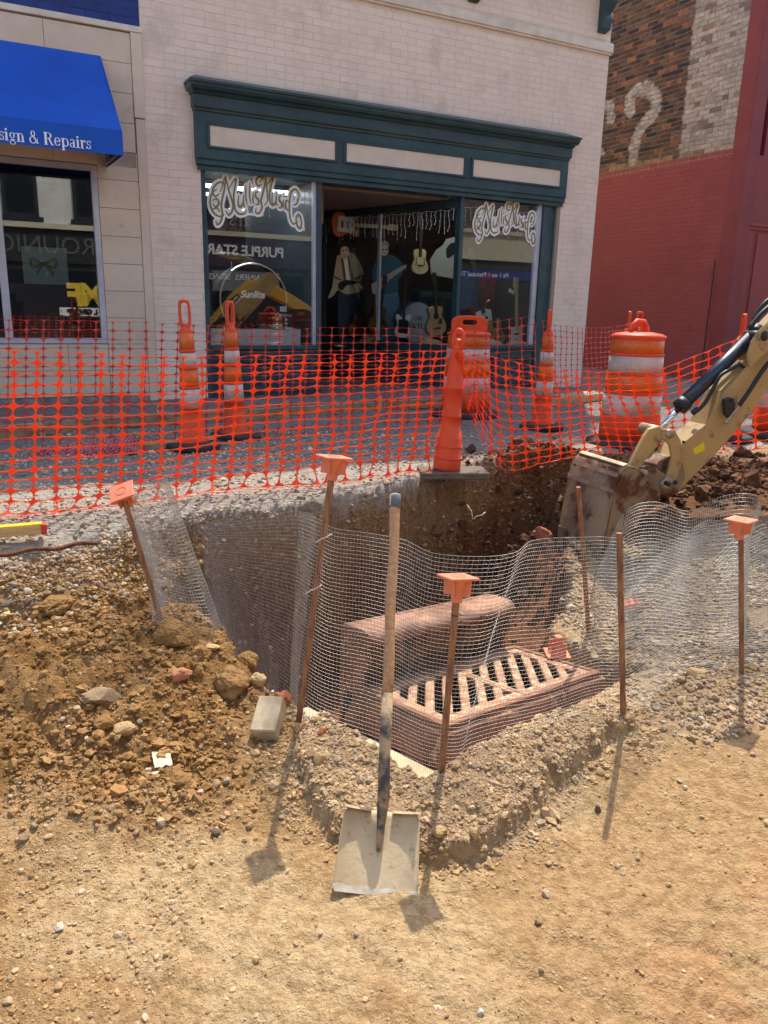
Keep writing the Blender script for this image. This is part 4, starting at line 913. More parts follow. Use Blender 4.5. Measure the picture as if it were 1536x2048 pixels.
# the plain leaning tube that carries the netting
B0 = onz(893, 938, .03); ltube = thing('channelizer_tube', 'plain leaning orange tube with ring handle holding up the netting', 'traffic cone', T(B0))
top_t = atY(915, 700, B0.y+.02); ax = (top_t-B0); Kt = ax.to_track_quat('Z','Y').to_matrix().to_4x4(); HL = ax.length
MB().lathe([(r, z*HL) for r, z in ((.086,0),(.09,.01),(.09,.10),(.086,.105),(.086,.2),(.082,.205),(.084,.27),(.080,.275),(.074,.33),(.066,.335),(.062,.45),(.066,.452),(.066,.46),(.060,.465),(.056,.68),(.059,.682),(.059,.69),(.054,.695),(.046,.93),(.046,.99),(.04,1.0))], 28, Kt).build('body', M_orp, ltube, smooth='auto')
mb = MB(); ring_ = [(.0+.036*math.cos(t), 0, HL+.06+.066*math.sin(t)) for t in np.linspace(0, 2*math.pi, 25)[:-1]]; mb.tube(ring_, .012, 8, closed=True); mb.v = [tuple(Kt @ Rz(.5) @ Vector(v)) for v in mb.v]; mb.build('handle', M_orp, ltube, smooth=True)
MB().lathe([(.03,HL-.01),(.03,HL+.02),(.02,HL+.03),(.03,HL+.045),(.028,HL+.06),(.01,HL+.07)], 16, Kt).build('knob', M_orp, ltube, smooth='auto')
for r, zz in ((.0905,.1),(.087,.2)):
    MB().tube([tuple(Kt @ Vector((r*math.cos(t), r*math.sin(t), zz*HL))) for t in np.linspace(0, 2*math.pi, 29)[:-1]], .005, 6, closed=True).build('collar', M_orp, ltube, smooth=True)
bb = MB().box((-.23,-.13,-.03),(.21,.11,.012)).build('wooden_board', mat('weathered_board', S(120,104,88), .9, col2=S(84,72,60), nscale=14, stretch=(1,8,8), bump=.5, bscale=30), M=T(B0.x+.05,B0.y,.018) @ Rz(.12), bevel=.004); tag(bb, 'weathered grey board under the foot of the leaning orange tube', 'board')
def drum(label, base, rz, kind, sc=1.0, hs=1.0):
    d = thing('traffic_drum', label, 'traffic drum', T(base) @ Rz(rz) @ Matrix.Diagonal((1,1,hs,1)))
    MB().lathe([(.36*sc,0),(.37*sc,.015),(.37*sc,.05),(.34*sc,.065),(.28*sc,.075)], 32).build('base_ring', M_rub, d, smooth='auto')
    prof = [(.262,.06),(.262,.27),(.256,.275),(.252,.44),(.247,.445),(.247,.455),(.24,.46),(.236,.60),(.232,.605),(.232,.615),(.226,.62),(.222,.74),(.218,.745),(.226,.80),(.222,.83),(.2,.845),(.12,.86),(.04,.862)]
    prof = [(.262,.06),(.262,.262),(.253,.268),(.250,.43),(.256,.434),(.256,.446),(.244,.45),(.240,.58),(.247,.584),(.247,.596),(.234,.60),(.230,.725),(.237,.729),(.237,.742),(.225,.746),(.222,.85),(.236,.862),(.236,.878),(.2,.893),(.12,.905),(.02,.91)]
    MB().lathe([(r*sc, z) for r, z in prof], 40).build('body', M_orp, d, smooth='auto')
    for r0, r1, z0, z1, m in ((.2545,.2515,.27,.43,M_whr),(.2455,.2415,.452,.58,M_orr),(.2355,.2315,.602,.725,M_whr),(.2265,.2235,.748,.848,M_orr)):
        MB().lathe([((r0-.004)*sc,z0),(r0*sc,z0+.001),(r1*sc,z1-.001),((r1-.004)*sc,z1)], 40).build('reflective_band', m, d, smooth='auto')
    if kind == 'arch':
        MB().tube([(-.11+.02,0,.885),(-.085,0,.94),(-.03,0,.985),(.04,0,.98),(.075,0,.93),(.08,0,.885)], [.02,.022,.024,.026,.026,.03], 10).build('handle', M_orp, d, smooth=True)
    else:
        o = []; i_ = []
        for k in range(24):
            t = 2*math.pi*k/24; c, s_ = math.cos(t), math.sin(t); e = .6
            o.append((math.copysign(abs(c)**e, c)*.205, .0+math.copysign(abs(s_)**e, s_)*.105)); i_.append((math.copysign(abs(c)**.5, c)*.085, .035+math.copysign(abs(s_)**.5, s_)*.025))
        MB().ringprism(o, i_, -.014, .014, T(0,0,.955) @ Matrix(((1,0,0,0),(0,0,1,0),(0,1,0,0),(0,0,0,1)))).build('handle', M_orp, d, bevel=.006)
    return d
db = onz(1254, 893, 0); drum('big orange and white striped drum with arched handle behind the digger bucket', db, .5, 'arch', .89)
db2 = onz(930, 832, 0); drum('orange and white striped drum with slotted handle plate before the shop entry', Vector((db2.x, db2.y, .0)), .45, 'plate', .92, .93)
drum('orange and white striped drum half hidden behind the digger arm', Vector((3.55, 6.95, 0)), .2, 'arch')
pdm = MB().lathe([(.1,0),(.34,.004),(.36,.012),(.35,.022),(.2,.03),(.02,.03)], 28, T(db.x-.24, db.y-.02, .0)).build('rubber_mat', mat('dusty_rubber', S(168,150,128), .9, col2=S(110,98,86), nscale=9), smooth='auto'); tag(pdm, 'dusty round rubber ring lying half under the big striped drum', 'rubber ring')

# ------------------------------------------------------------------ timber forms, levels, scraps on the gravel
M_tim = mat('form_timber', S(176,146,112), .85, col2=S(140,112,84), nscale=10, stretch=(1,1,1), bump=.4, bscale=35); M_tim2 = mat('pale_timber', S(196,170,132), .85, col2=S(160,132,98), nscale=12, bump=.3, bscale=40)
def plank(label, a, b, wd, ht, m, name='timber_form', up=(0,0,1)):
    o = MB().beam(a, b, wd, ht, up).build(name, m, bevel=.004); return tag(o, label, 'timber')
def gp(x, y, z): p = onz(x, y, 0); return (p.x, p.y, z)
plank('long timber form board lying along the shop side of the gravel', gp(-160,892,.05), gp(335,848,.05), .04, .1, M_tim)
plank('second timber form board running on behind the two banded cones', gp(330,850,.045), gp(900,812,.045), .04, .1, M_tim)
plank('short timber form end beside the cone at the guitar window', gp(1088,815,.05), gp(1215,800,.05), .04, .09, M_tim2)
plank('pale timber offcut lying flat in front of the shop entry', gp(1110,800,.03), gp(1200,790,.03), .2, .05, M_tim2)
plank('dark timber form lying behind the netting next to the rubber cone feet', gp(250,905,.03), gp(430,890,.03), .09, .05, M_tim)
for i, (x, y, wh) in enumerate(((90,872,'near the folded red sack'),(322,848,'at the joint behind the wide handled cone'),(575,836,'before the drum window'),(760,824,'before the recessed shop entry'))):
    q = Vector(gp(x, y, -.05)); o = MB().beam(q+Vector((0,-.04,0)), q+Vector((0,-.04,.22)), .03, .03).build('form_stake', M_tim2); tag(o, 'short timber form stake '+wh, 'stake', 'stakes along the timber forms')
o = MB().beam(gp(-90,1092,.045), gp(93,1075,.045), .045, .042).build('marked_timber', mat('raw_timber', S(206,176,120), .8, col2=S(188,156,100), nscale=14, stretch=(1,1,6)), bevel=.003); mt = thing('marked_lath', 'pale timber lath with yellow painted top and red end near the gravel edge', 'timber', Matrix.Identity(4)); o.parent = mt
MB().beam(Vector(gp(-90,1092,.069)), Vector(gp(86,1075.6,.069)), .041, .006).build('yellow_stripe', mat('yellow_paint', S(246,196,40), .6, col2=S(226,170,40), nscale=20), mt)
e0, e1 = Vector(gp(-90,1092,.045)), Vector(gp(93,1075,.045)); dd = (e1-e0).normalized(); MB().beam(e1-dd*.02, e1+dd*.004, .048, .045).build('red_end', mat('red_paint', S(200,70,50), .6), mt)
# rusty ribbed bar on the gravel shoulder
mb = MB(); a, b = onz(-60,1122,-.01), onz(196,1090,-.01); pts = [a.lerp(b, i/24)+Vector((0,0,.012+.006*math.sin(i*.7))) for i in range(25)]
o = mb.tube(pts, .009, 8); bar = thing('reinforcing_bar', 'rusty ribbed steel bar lying on the gravel shoulder', 'steel bar', Matrix.Identity(4)); M_rust = mat('rusty_steel', S(126,84,60), .9, .2, col2=S(92,58,44), nscale=30, bump=.4, bscale=90); o.build('rod', M_rust, bar, smooth=True)
for i in range(0, 48): 
    p = a.lerp(b, i/48)+Vector((0,0,.012+.006*math.sin(i*.35))); q = p+(b-a).normalized()*.005; MB().tube([p,q], .0115, 6).build('rib', M_rust, bar)
# folded red checked sack under the netting
mb = MB(); c = onz(205, 905, .0); n = 26; vs = []; fs = []
for j in range(n):
    for k in range(n):
        u, v = j/(n-1)*2-1, k/(n-1)*2-1; e = max(0, 1-max(abs(u),abs(v))**6)
        vs.append((c.x+u*.34+v*.1, c.y+v*.17+u*.12, .005+e*(.07+.05*mnoise.noise(Vector((u*2.2,v*2.2,4)))+.012*mnoise.noise(Vector((u*9,v*9,4))))))
for j in range(n-1):
    for k in range(n-1): q = j*n+k; fs.append((q, q+n, q+n+1, q+1))
m_sk = bpy.data.materials.new('red_checked_sack'); m_sk.use_nodes = True; t_ = m_sk.node_tree; ck = t_.nodes.new('ShaderNodeTexChecker'); ck.inputs['Scale'].default_value = 55; ck.inputs[1].default_value = (*S(140,44,52),1); ck.inputs[2].default_value = (*S(166,104,100),1)
tcx = t_.nodes.new('ShaderNodeTexCoord'); t_.links.new(tcx.outputs['Object'], ck.inputs[0]); t_.links.new(ck.outputs[0], t_.nodes['Principled BSDF'].inputs['Base Color']); t_.nodes['Principled BSDF'].inputs['Roughness'].default_value = .8
o = mb.add(vs, fs).build('folded_sack', m_sk, smooth=True); tag(o, 'folded red checked sack lying on the gravel behind the netting', 'sack')
# ------------------------------------------------------------------ digger arm and bucket
M_yel = mat('dusty_digger_yellow', S(184,150,96), .55, col2=S(168,136,92), nscale=3, lo=.4, hi=.7, col3=S(128,104,78), n3=11, lo3=.56, hi3=.66, bump=.12, bscale=60, coat=.1)
M_steel = mat('muddy_bucket_steel', S(150,126,100), .6, .3, col2=S(116,90,70), nscale=5, lo=.42, hi=.6, col3=S(92,54,38), n3=5, lo3=.5, hi3=.58, bump=.4, bscale=35, bdist=.004)
M_worn = mat('worn_steel', S(176,156,130), .45, .5, col2=S(140,116,94), nscale=8, bump=.15, bscale=50)
M_hose = mat('black_hose', S(34,36,40), .5); M_cyl = mat('dark_blue_cylinder', S(34,42,62), .35, coat=.4, col2=S(24,28,40), nscale=6)
AW = Vector((-.37,.929,0)).normalized(); AA = Vector((.929,.37,0)).normalized()       # bucket width axis / arm plane axis
AO = atY(1240, 948, 4.4)
def ap(x, y, off=0.0):                          # photo point on the arm's vertical plane, off metres behind the bucket's near cheek -> (along, up)
    q = onpl(x, y, AO+AW*off, AW); d = q-AO; return (d.dot(AA), q.z-AO.z)
AM = basis(AO, AA, Vector((0,0,1)), AW*1.0)    # local x along, y up, z away from camera (left-handed is avoided below)
AM = basis(AO, AA, Vector((0,0,1)), AA.cross(Vector((0,0,1)))); ZS = 1 if AA.cross(Vector((0,0,1))).dot(AW) > 0 else -1
dig = thing('excavator_arm', 'dusty yellow digger arm with muddy bucket resting in the trench', 'excavator', AM)
def zz(a, b): return (min(a*ZS, b*ZS), max(a*ZS, b*ZS))
BW = .45
cheek = [ap(*p) for p in ((1240,948),(1252,936),(1270,934),(1284,942),(1292,958),(1296,972),(1318,982),(1322,1000),(1316,1010),(1290,1030),(1262,1062),(1240,1088),(1205,1090),(1213,1050),(1222,1000),(1231,965))]
shell = [ap(*p) for p in ((1296,960),(1284,942),(1262,932),(1246,938),(1238,952),(1230,972),(1222,1005),(1212,1055),(1204,1096))]
shs = catmull(shell, 4)
mb = MB(); vs = []; fs = []; n = len(shs)
dn = np.gradient(shs, axis=0); dn /= np.linalg.norm(dn, axis=1)[:, None]; nrm = np.stack([-dn[:,1], dn[:,0]], 1); cx = shs.mean(0)
if ((shs-cx)*nrm).sum() < 0: nrm = -nrm
for k, z in enumerate((.0, BW)):
    for i in range(n): vs.append((*shs[i], z*ZS)); vs.append((*(shs[i]-nrm[i]*.014), z*ZS))
for i in range(n-1):
    a, b = 2*i, 2*n+2*i
    fs += [(a, a+2, b+2, b), (a+1, b+1, b+3, a+3), (a, a+1, a+3, a+2), (b, b+2, b+3, b+1)]
mb.add(vs, fs).build('bucket_shell', M_steel, dig, smooth='auto')
bk = None
for z0 in (0, BW-.014):
    a, b = zz(z0, z0+.014); o = MB().prism(cheek, a, b).build('bucket_cheek', M_steel, dig, bevel=.003)
# wear ribs across the shell
for i0, i1 in ((9,11),(15,17),(21,22)):
    P = shs[i0:i1+1]; vs = []; fs = []; q = len(P)
    for z in (.006, BW-.006):
        for i in range(q): vs.append((*(P[i]+nrm[i0+i]*.001), z*ZS)); vs.append((*(P[i]+nrm[i0+i]*.012), z*ZS))
    for i in range(q-1): a, b = 2*i, 2*q+2*i; fs += [(a+1,a+3,b+3,b+1)]
    fs += [(0,1,2*q+1,2*q),(2*q-2,2*q-1,4*q-1,4*q-2)]
    fs += [tuple([2*i+1 for i in range(q)]+[2*i for i in range(q-1,-1,-1)]), tuple([2*q+2*i+1 for i in range(q)]+[2*q+2*i for i in range(q-1,-1,-1)])]
    MB().add(vs, fs).build('wear_rib', M_worn, dig)
for k in range(4):
    z0 = .02+k*(BW-.1)/3; a, b = zz(z0, z0+.06); e = shs[-1]; d0 = shs[-1]-shs[-3]; d0 = d0/np.linalg.norm(d0); pn = np.array((-d0[1], d0[0]))
    MB().prism([tuple(e-d0*.02+pn*.02), tuple(e-d0*.02-pn*.02), tuple(e+d0*.12)], a, b).build('bucket_tooth', M_worn, dig)
# ears and pins
SM = BW*.5                                      # middle of the bucket
def plate(name, px, off, th, m, parent=dig, bevel=.004):
    a, b = zz(off, off+th); return MB().prism([ap(*p, off) for p in px], a, b).build(name, m, parent, bevel=bevel)
def pin(px, off0, off1, r, name='pin', m=None, parent=dig):
    a = ap(*px, (off0)); o = MB().tube([(a[0], a[1], off0*ZS), (a[0], a[1], off1*ZS)], r, 16).build(name, m or M_worn, parent, smooth='auto'); return o
for off in (SM-.14, SM+.12): plate('bucket_ear', ((1268,940),(1300,930),(1330,948),(1350,962),(1346,985),(1322,990),(1296,985)), off, .022, M_steel)
pin((1338,972), SM-.18, SM+.18, .03); pin((1290,948), SM-.17, SM+.17, .026)
# stick: box section, side plate outline read from the photo
SW = .15
stick = [ap(*p, SM-SW/2) for p in ((1322,992),(1314,965),(1322,936),(1345,910),(1364,888),(1412,849),(1434,812),(1450,782),(1482,748),(1502,722),(1516,690),(1540,662),(1600,600),(1680,515),(1740,450),(1785,490),(1725,565),(1650,650),(1580,728),(1540,772),(1500,830),(1440,900),(1390,950),(1352,990))]
a, b = zz(SM-SW/2, SM+SW/2); MB().prism(stick, a, b).build('stick', M_yel, dig, bevel=.008, seg=2)
boss = plate('stick_nose', ((1318,985),(1306,962),(1316,930),(1340,912),(1366,925),(1372,955),(1356,985),(1336,998)), SM-.105, .21, M_steel)
# bell crank link and its pin
for off in (SM-.15, SM+.13): plate('crank_link', ((1330,858),(1350,860),(1362,880),(1366,905),(1362,935),(1352,962),(1338,976),(1326,970),(1338,945),(1345,915),(1340,890),(1326,878)), off, .022, M_yel)
for off in (SM-.13, SM+.1): plate('bucket_link', ((1300,858),(1320,852),(1330,866),(1322,886),(1290,920),(1276,952),(1262,950),(1258,935),(1275,900),(1290,872)), off, .03, M_yel)
pin((1322,864), SM-.11, SM+.06, .034, 'pin_boss', M_worn); pin((1342,868), SM-.17, SM-.13, .026, 'pin_end', M_worn); pin((1344,966), SM-.19, SM+.19, .024, 'pin', M_worn)
for px in ((1338,968),(1352,965)): pin(px, SM-.2, SM-.17, .014, 'bolt', M_hose)
# hydraulic ram above the stick
r0, r1, r2 = ap(1322,858,SM), ap(1362,812,SM), ap(1508,668,SM); zc_ = SM*ZS
MB().tube([(*r0,zc_),(*r1,zc_)], .019, 16).build('ram_rod', mat('chromed_rod', (.72,.76,.85), .12, 1.0), dig, smooth='auto')
v = (Vector(r2)-Vector(r1)).normalized(); p1 = Vector(r1)-v*.012
MB().tube([(*p1,zc_),(*(p1+v*.05),zc_)], .05, 20).build('ram_gland', M_hose, dig, smooth='auto')
MB().tube([(*(p1+v*.045),zc_),(*r2,zc_)], .042, 20).build('ram_barrel', M_cyl, dig, smooth='auto')
MB().tube([(*(Vector(r2)-v*.01),zc_),(*(Vector(r2)+v*.05),zc_)], .046, 20).build('ram_cap', M_hose, dig, smooth='auto')
for off in (SM-.11, SM+.085): plate('ram_bracket', ((1498,712),(1506,684),(1518,664),(1545,640),(1570,645),(1556,685),(1522,716),(1502,735)), off, .025, M_yel)
pin((1530,672), SM-.115, SM+.03, .03, 'pin_boss', M_hose)
# hoses and clamps
def hose(name, px, off, r=.012, m=None):
    P = catmull([(*ap(x, y, off), off*ZS) for x, y in px], 6); return MB().tube([tuple(p) for p in P], r, 8).build(name, m or M_hose, dig, smooth=True)
hose('hose', ((1394,822),(1410,806),(1425,780),(1440,752),(1462,738),(1480,728)), SM-.06, .012); hose('hose', ((1480,728),(1490,735),(1502,720)), SM-.06, .01)
hose('hose', ((1388,790),(1400,762),(1430,738),(1462,700),(1478,680)), SM+.07, .014)
hose('hose', ((1478,812),(1500,780),(1530,735),(1570,690)), SM-.12, .014); hose('steel_pipe', ((1450,846),(1462,832),(1478,812)), SM-.12, .012, M_worn)
hose('hose', ((1500,655),(1520,630),(1540,612),(1580,580)), SM-.06, .016); hose('hose', ((1508,640),(1528,608),(1560,585)), SM+.05, .016)
plate('hose_clamp', ((1450,800),(1460,796),(1472,806),(1470,832),(1460,838),(1452,828)), SM-.125, .03, M_hose); pin((1466,800), SM-.13, SM-.09, .012, 'bolt', M_hose)
MB().tube([(*ap(1386,826,SM-.06), (SM-.06)*ZS), (*ap(1396,818,SM-.06), (SM-.06)*ZS)], .018, 10).build('hose_fitting', M_hose, dig)
plate('warning_decal', ((1386,898),(1408,884),(1410,900),(1390,910)), SM-SW/2-.0015, .001, mat('yellow_decal', S(232,200,40), .5), bevel=0)
plate('lug', ((1462,846),(1478,838),(1480,848),(1472,856)), SM-.03, .06, M_yel); pin((1369,884), SM-SW/2-.006, SM-SW/2+.01, .007, 'grease_nipple', M_hose)
# ------------------------------------------------------------------ storm drain inlet
M_iron = mat('rusty_cast_iron', S(170,132,100), .75, .1, col2=S(136,94,68), nscale=9, lo=.42, hi=.62, col3=S(198,168,134), n3=22, lo3=.54, hi3=.64, bump=.45, bscale=90, bdist=.004)
M_iron2 = mat('rusty_cast_iron_dark', S(136,94,68), .85, .1, col2=S(104,68,50), nscale=8, bump=.5, bscale=70, col3=S(170,134,102), n3=16, lo3=.58, hi3=.68)
M_conc = mat('pale_new_concrete', S(206,184,146), .9, col2=S(186,162,126), nscale=5, bump=.3, bscale=60, col3=S(150,130,104), n3=20, lo3=.62, hi3=.7)
IM = basis(IF, IA, IB, IN)
inlet = thing('storm_drain_inlet', 'rusty cast iron storm drain inlet with slotted grate and rounded hood', 'storm drain', IM)
def ringbox(mb, o0, o1, z0, z1, t0, t1):         # frustum ring: outer rect at two levels with wall thickness
    pass
A1, B1 = ILA, ILB
lv = [(-.05,-.15),(-.045,-.138),(-.014,-.03),(0,-.02),(0,0)]        # outward offset, height (negative offset = outwards)
vs = []; fs = []
for k, (o, z) in enumerate(lv): vs += [(o,o,z),(A1-o,o,z),(A1-o,B1-o,z),(o,B1-o,z)]
for o, z in ((.028,0),(.028,-.03),(.02,-.15)): vs += [(o,o,z),(A1-o,o,z),(A1-o,B1-o,z),(o,B1-o,z)]
for i in range(7):
    for j in range(4): fs.append((i*4+j, i*4+(j+1)%4, (i+1)*4+(j+1)%4, (i+1)*4+j))
for j in range(4): fs.append((28+j, 28+(j+1)%4, (j+1)%4, j))
MB().add(vs, fs).build('frame', M_iron2, inlet, bevel=.002)
for g0, g1, e0, e1 in ((.031,.498,.05,.02),(.502,A1-.031,.02,.05)):
    gr = MB(); b0, b1 = .031, B1-.031; bd = .048
    gr.ringprism([(g0,b0),(g1,b0),(g1,b1),(g0,b1)], [(g0+e0,b0+bd),(g1-e1,b0+bd),(g1-e1,b1-bd),(g0+e0,b1-bd)], -.035, -.004)
    g = gr.build('grate', M_iron, inlet, bevel=.003)
    x0, x1, y0, y1 = g0+e0, g1-e1, b0+bd, b1-bd; s = (y0-x1)+.085
    while s < (y1-x0)-.03:                       # line y = x + s
        t0 = max(x0, y0-s); t1 = min(x1, y1-s)
        if t1-t0 > .02: MB().beam((t0-.02, t0-.02+s, -.021), (t1+.02, t1+.02+s, -.021), .038, .03, up=(0,0,1)).build('grate_bar', M_iron, g, bevel=.005)
        s += .1
# hood
M_hood = mat('rusty_hood_iron', S(158,116,88), .7, .15, col2=S(116,78,56), nscale=7, lo=.42, hi=.62, col3=S(164,126,98), n3=18, lo3=.6, hi3=.7, bump=.4, bscale=90, bdist=.004)
prof = catmull([(.64,.12),(.64,.228),(.60,.245),(.52,.245),(.475,.236),(.45,.212),(.451,.188),(.472,.172),(.50,.168)], 4); prof = [tuple(p) for p in prof] + [(.56,.168),(.56,.03),(.60,.03),(.60,.12)]
MX = Matrix(((0,0,1,0),(1,0,0,0),(0,1,0,0),(0,0,0,1)))
MB().prism(prof, .015, A1-.06, MX).build('hood', M_hood, inlet, smooth='auto', bevel=.003)
MB().box((.015,.602,-.22),(A1-.06,.64,.118)).build('back_plate', M_iron2, inlet)
for a0 in (.013, A1-.086): MB().prism([(.62,-.2),(.62,.17),(.48,.17),(.46,.12),(.50,.06),(.505,-.2)], a0, a0+.028, MX).build('end_plate', M_iron2, inlet, bevel=.004)
for a0 in (.33,.67): MB().prism([(.6,-.02),(.6,.145),(.5,.145),(.54,.08),(.545,-.02)], a0-.01, a0+.01, MX).build('web', M_iron2, inlet)
puttext('dump', 'raised_lettering', M_iron2, T(.47,.592,.2455), inlet); puttext('dump2', 'raised_lettering', M_iron2, T(.47,.548,.2455), inlet)
mb = MB()
for (p0, p1) in (((0,-.0,-1.2),(A1,.02,-.16)),((0,B1+.06,-1.2),(A1,B1+.10,-.05)),((0,.02,-1.2),(.02,B1+.06,-.16)),((A1-.02,.02,-1.2),(A1,B1+.06,-.16)),((0,0,-1.22),(A1,B1+.1,-1.2))): mb.box(p0, p1)
mb.build('basin', mat('dark_basin_concrete', S(60,54,50), .95), inlet)
# pale slab pieces round the frame (cover slab the frame sits on)
def slab(label, a0, a1, b0, b1, c0=-.23, c1=-.151):
    o = MB().box((a0,b0,c0),(a1,b1,c1)).build('concrete_slab', M_conc, M=IM.copy(), bevel=.006); return tag(o, label, 'concrete')
slab('pale concrete slab strip along the shovel side of the drain inlet', -.22, -.052, -.09, .78)
slab('pale concrete slab strip along the street side of the drain inlet', -.05, A1+.16, -.09, -.052)
slab('pale concrete slab strip at the far end of the drain inlet', A1+.052, A1+.16, -.05, .62)
slab('pale broken concrete slab lying beside the hood end', -.42, -.235, .14, .40, -.24, -.175)
slab('pale broken concrete slab covered with gravel behind another slab', -.44, -.24, .44, .74, -.25, -.185)

# ------------------------------------------------------------------ steel stakes and orange safety caps
M_stk = mat('rusty_stake', S(160,114,80), .85, .05, col2=S(118,80,58), nscale=18, bump=.5, bscale=70, stretch=(4,4,.8))
M_cap = mat('orange_cap', S(232,142,106), .6, col2=S(216,124,90), nscale=6, spec=.3, transl=.1)
def cap_parts(parent, M):
    mb = MB(); s = .056; mb.prism([(-s,-s),(s,-s),(s,s),(-s,s)], 0, .009, M); p = mb.build('cap_plate', M_cap, parent, bevel=.002)
    MB().lathe([(.019,-.085),(.021,-.083),(.024,-.045),(.034,-.02),(.046,-.002),(.046,.0)], 8, M).build('cap_socket', M_cap, parent, bevel=.001)
    for k in range(4): MB().box((.018,-.002,-.06),(.05,.002,-.001), M @ Rz(k*math.pi/2+math.pi/4)).build('cap_rib', M_cap, parent)
    MB().tube([tuple(M @ Vector((.024*math.cos(t), .024*math.sin(t), .0095))) for t in np.linspace(0, 6.283, 20)[:-1]], .0016, 5, closed=True).build('cap_ring', M_cap, parent)
def stake(label, foot, topx, zf, Y2=None, cap=True, rz=.3, nrm=(0,0,1)):
    f = onz(*foot, zf); t = atY(*topx, f.y if Y2 is None else Y2); ax = (t-f); o = thing('steel_stake', label, 'stake', T(f))
    d = ax.normalized(); n = 9; pts = []; rs = []
    for k in range(n+1): pts.append(ax*(k/n)*(1 if not cap else .985) + d*(-.12 if k == 0 else 0)); rs.append(.0115*(1+.06*math.sin(k*2.7)))
    MB().tube(pts, rs, 6).build('bar', M_stk, o, smooth=False)
    if cap:
        zq = Vector(nrm).normalized(); xq = Vector((1,0,0)); xq = (xq-zq*xq.dot(zq)).normalized(); K = basis(ax, xq, zq.cross(xq), zq) @ Rz(rz) @ Matrix.Scale(.9, 4); cap_parts(o, K)
    return o
SL1 = stake('capped rusty stake leaning beside the wire mesh roll on the dirt mound', (322,1240), (244,985), -.27, None, True, .32, (-.28,-.62,1))
SL2 = stake('tall capped rusty stake tied to the mesh beside the loose brick', (597,1445), (668,917), -.5, None, True, .5, (.08,.10,1))
SM1 = stake('short capped rusty stake at the near corner of the drain inlet', (882,1554), (916,1157), -.49, None, True, .42, (.03,.17,1))
SR1 = stake('bare rusty stake in the mesh near the far end of the inlet', (1247,1455), (1239,1066), -.485, None, False)
SR2 = stake('bare rusty stake standing before the digger bucket', (1178,1275), (1157,974), -.55, 3.5, False)
SR3 = stake('capped rusty stake beside the crumpled mesh heap', (1483,1342), (1482,1042), -.42, None, True, .75, (0,.03,1))
def loose_cap(label, px, z, M):
    p = onz(*px, z); o = thing('stake_topper', label, 'safety topper', T(p) @ M); cap_parts(o, Matrix.Identity(4)); return o
loose_cap('loose orange cap lying upside down beside the drain grate', (1114,1305), -.52, Rx(math.pi))
loose_cap('loose orange cap lying on its side inside the crumpled mesh', (1268,1222), -.47, Rx(1.9) @ Rz(.4))

# ------------------------------------------------------------------ wire mesh (half inch hardware cloth)
M_wire = mat('galvanised_wire', (.52,.50,.46), .45, .55)
def sheet(name, label, cols, dz=.0127, r=.00044, noise=.006, seed=1, over=.0):
    """cols: list of (bottom Vector, top Vector[, belly]); rows run level, wires made as thin three-sided rods"""
    Bm = [np.array(c[0]) for c in cols]; Tp = [np.array(c[1]) for c in cols]; be = np.array([[c[2] if len(c) > 2 else 0] for c in cols])
    B = catmull(Bm, 60); Tq = catmull(Tp, 60); bl_ = catmull(list(be), 60); mid = (B+Tq)/2
    s = np.concatenate([[0], np.cumsum(np.linalg.norm(np.diff(mid, axis=0), axis=1))]); ns = int(s[-1]/dz); si = np.linspace(0, s[-1], ns)
    ip = lambda A: np.stack([np.interp(si, s, A[:,k]) for k in range(A.shape[1])], 1)
    B, Tq, bl_ = ip(B), ip(Tq), ip(bl_); H = np.linalg.norm(Tq-B, axis=1).mean(); nr = int(H/dz)
    f = np.linspace(0, 1, nr)[None, :, None]; P = B[:, None]*(1-f) + Tq[:, None]*f
    tan = np.gradient(mid if False else (B+Tq)/2, axis=0); tan /= np.linalg.norm(tan, axis=1)[:, None]+1e-9
    out = np.stack([tan[:,1], -tan[:,0], 0*tan[:,0]], 1)
    sg, fg = np.meshgrid(si, np.linspace(0, 1, nr), indexing='ij')
    w_ = fbm(sg*2.2+seed*7, fg*2.4, seed, 3)*noise + bl_*np.sin(math.pi*fg) + .0045*np.abs(fbm(sg*6+seed*3, fg*3.1, seed+5, 2)) + .0012*fbm(sg*30, fg*16, seed, 2)
    P = P + out[:, None]*w_[..., None]
    V_, F_ = [], []; base = 0
    def wires(Q):                                # Q: wires x points x 3
        nonlocal base
        m, k = Q.shape[:2]; t = np.gradient(Q, axis=1); t /= np.linalg.norm(t, axis=2)[..., None]+1e-9
        up = np.where(np.abs(t[..., 2:3]) > .8, np.array([1.,0,0]), np.array([0,0,1.])); u = np.cross(t, up); u /= np.linalg.norm(u, axis=2)[..., None]; v = np.cross(t, u)
        rings = np.stack([Q + u*(r*math.cos(a)) + v*(r*math.sin(a)) for a in (0, 2.094, 4.189)], 2)
        ix = np.arange(m*k*3).reshape(m, k, 3); a = ix[:, :-1]; b = ix[:, 1:]
        q = np.stack([a, np.roll(a, -1, 2), np.roll(b, -1, 2), b], -1).reshape(-1, 4)
        V_.append(rings.reshape(-1, 3)); F_.append(q+base); base += m*k*3
    wires(P.transpose(1, 0, 2)); wires(P[:, ::2] + out[:, None]*.0011)
    o = npmesh(name, np.concatenate(V_), np.concatenate(F_), M_wire, smooth=True); return tag(o, label, 'wire mesh')
def col(b, zb, t, dY=0.0, belly=0.0, Yb=None):
    p = onz(*b, zb) if Yb is None else atY(*b, Yb); q = atY(*t, p.y+dY); return (p, q, belly)
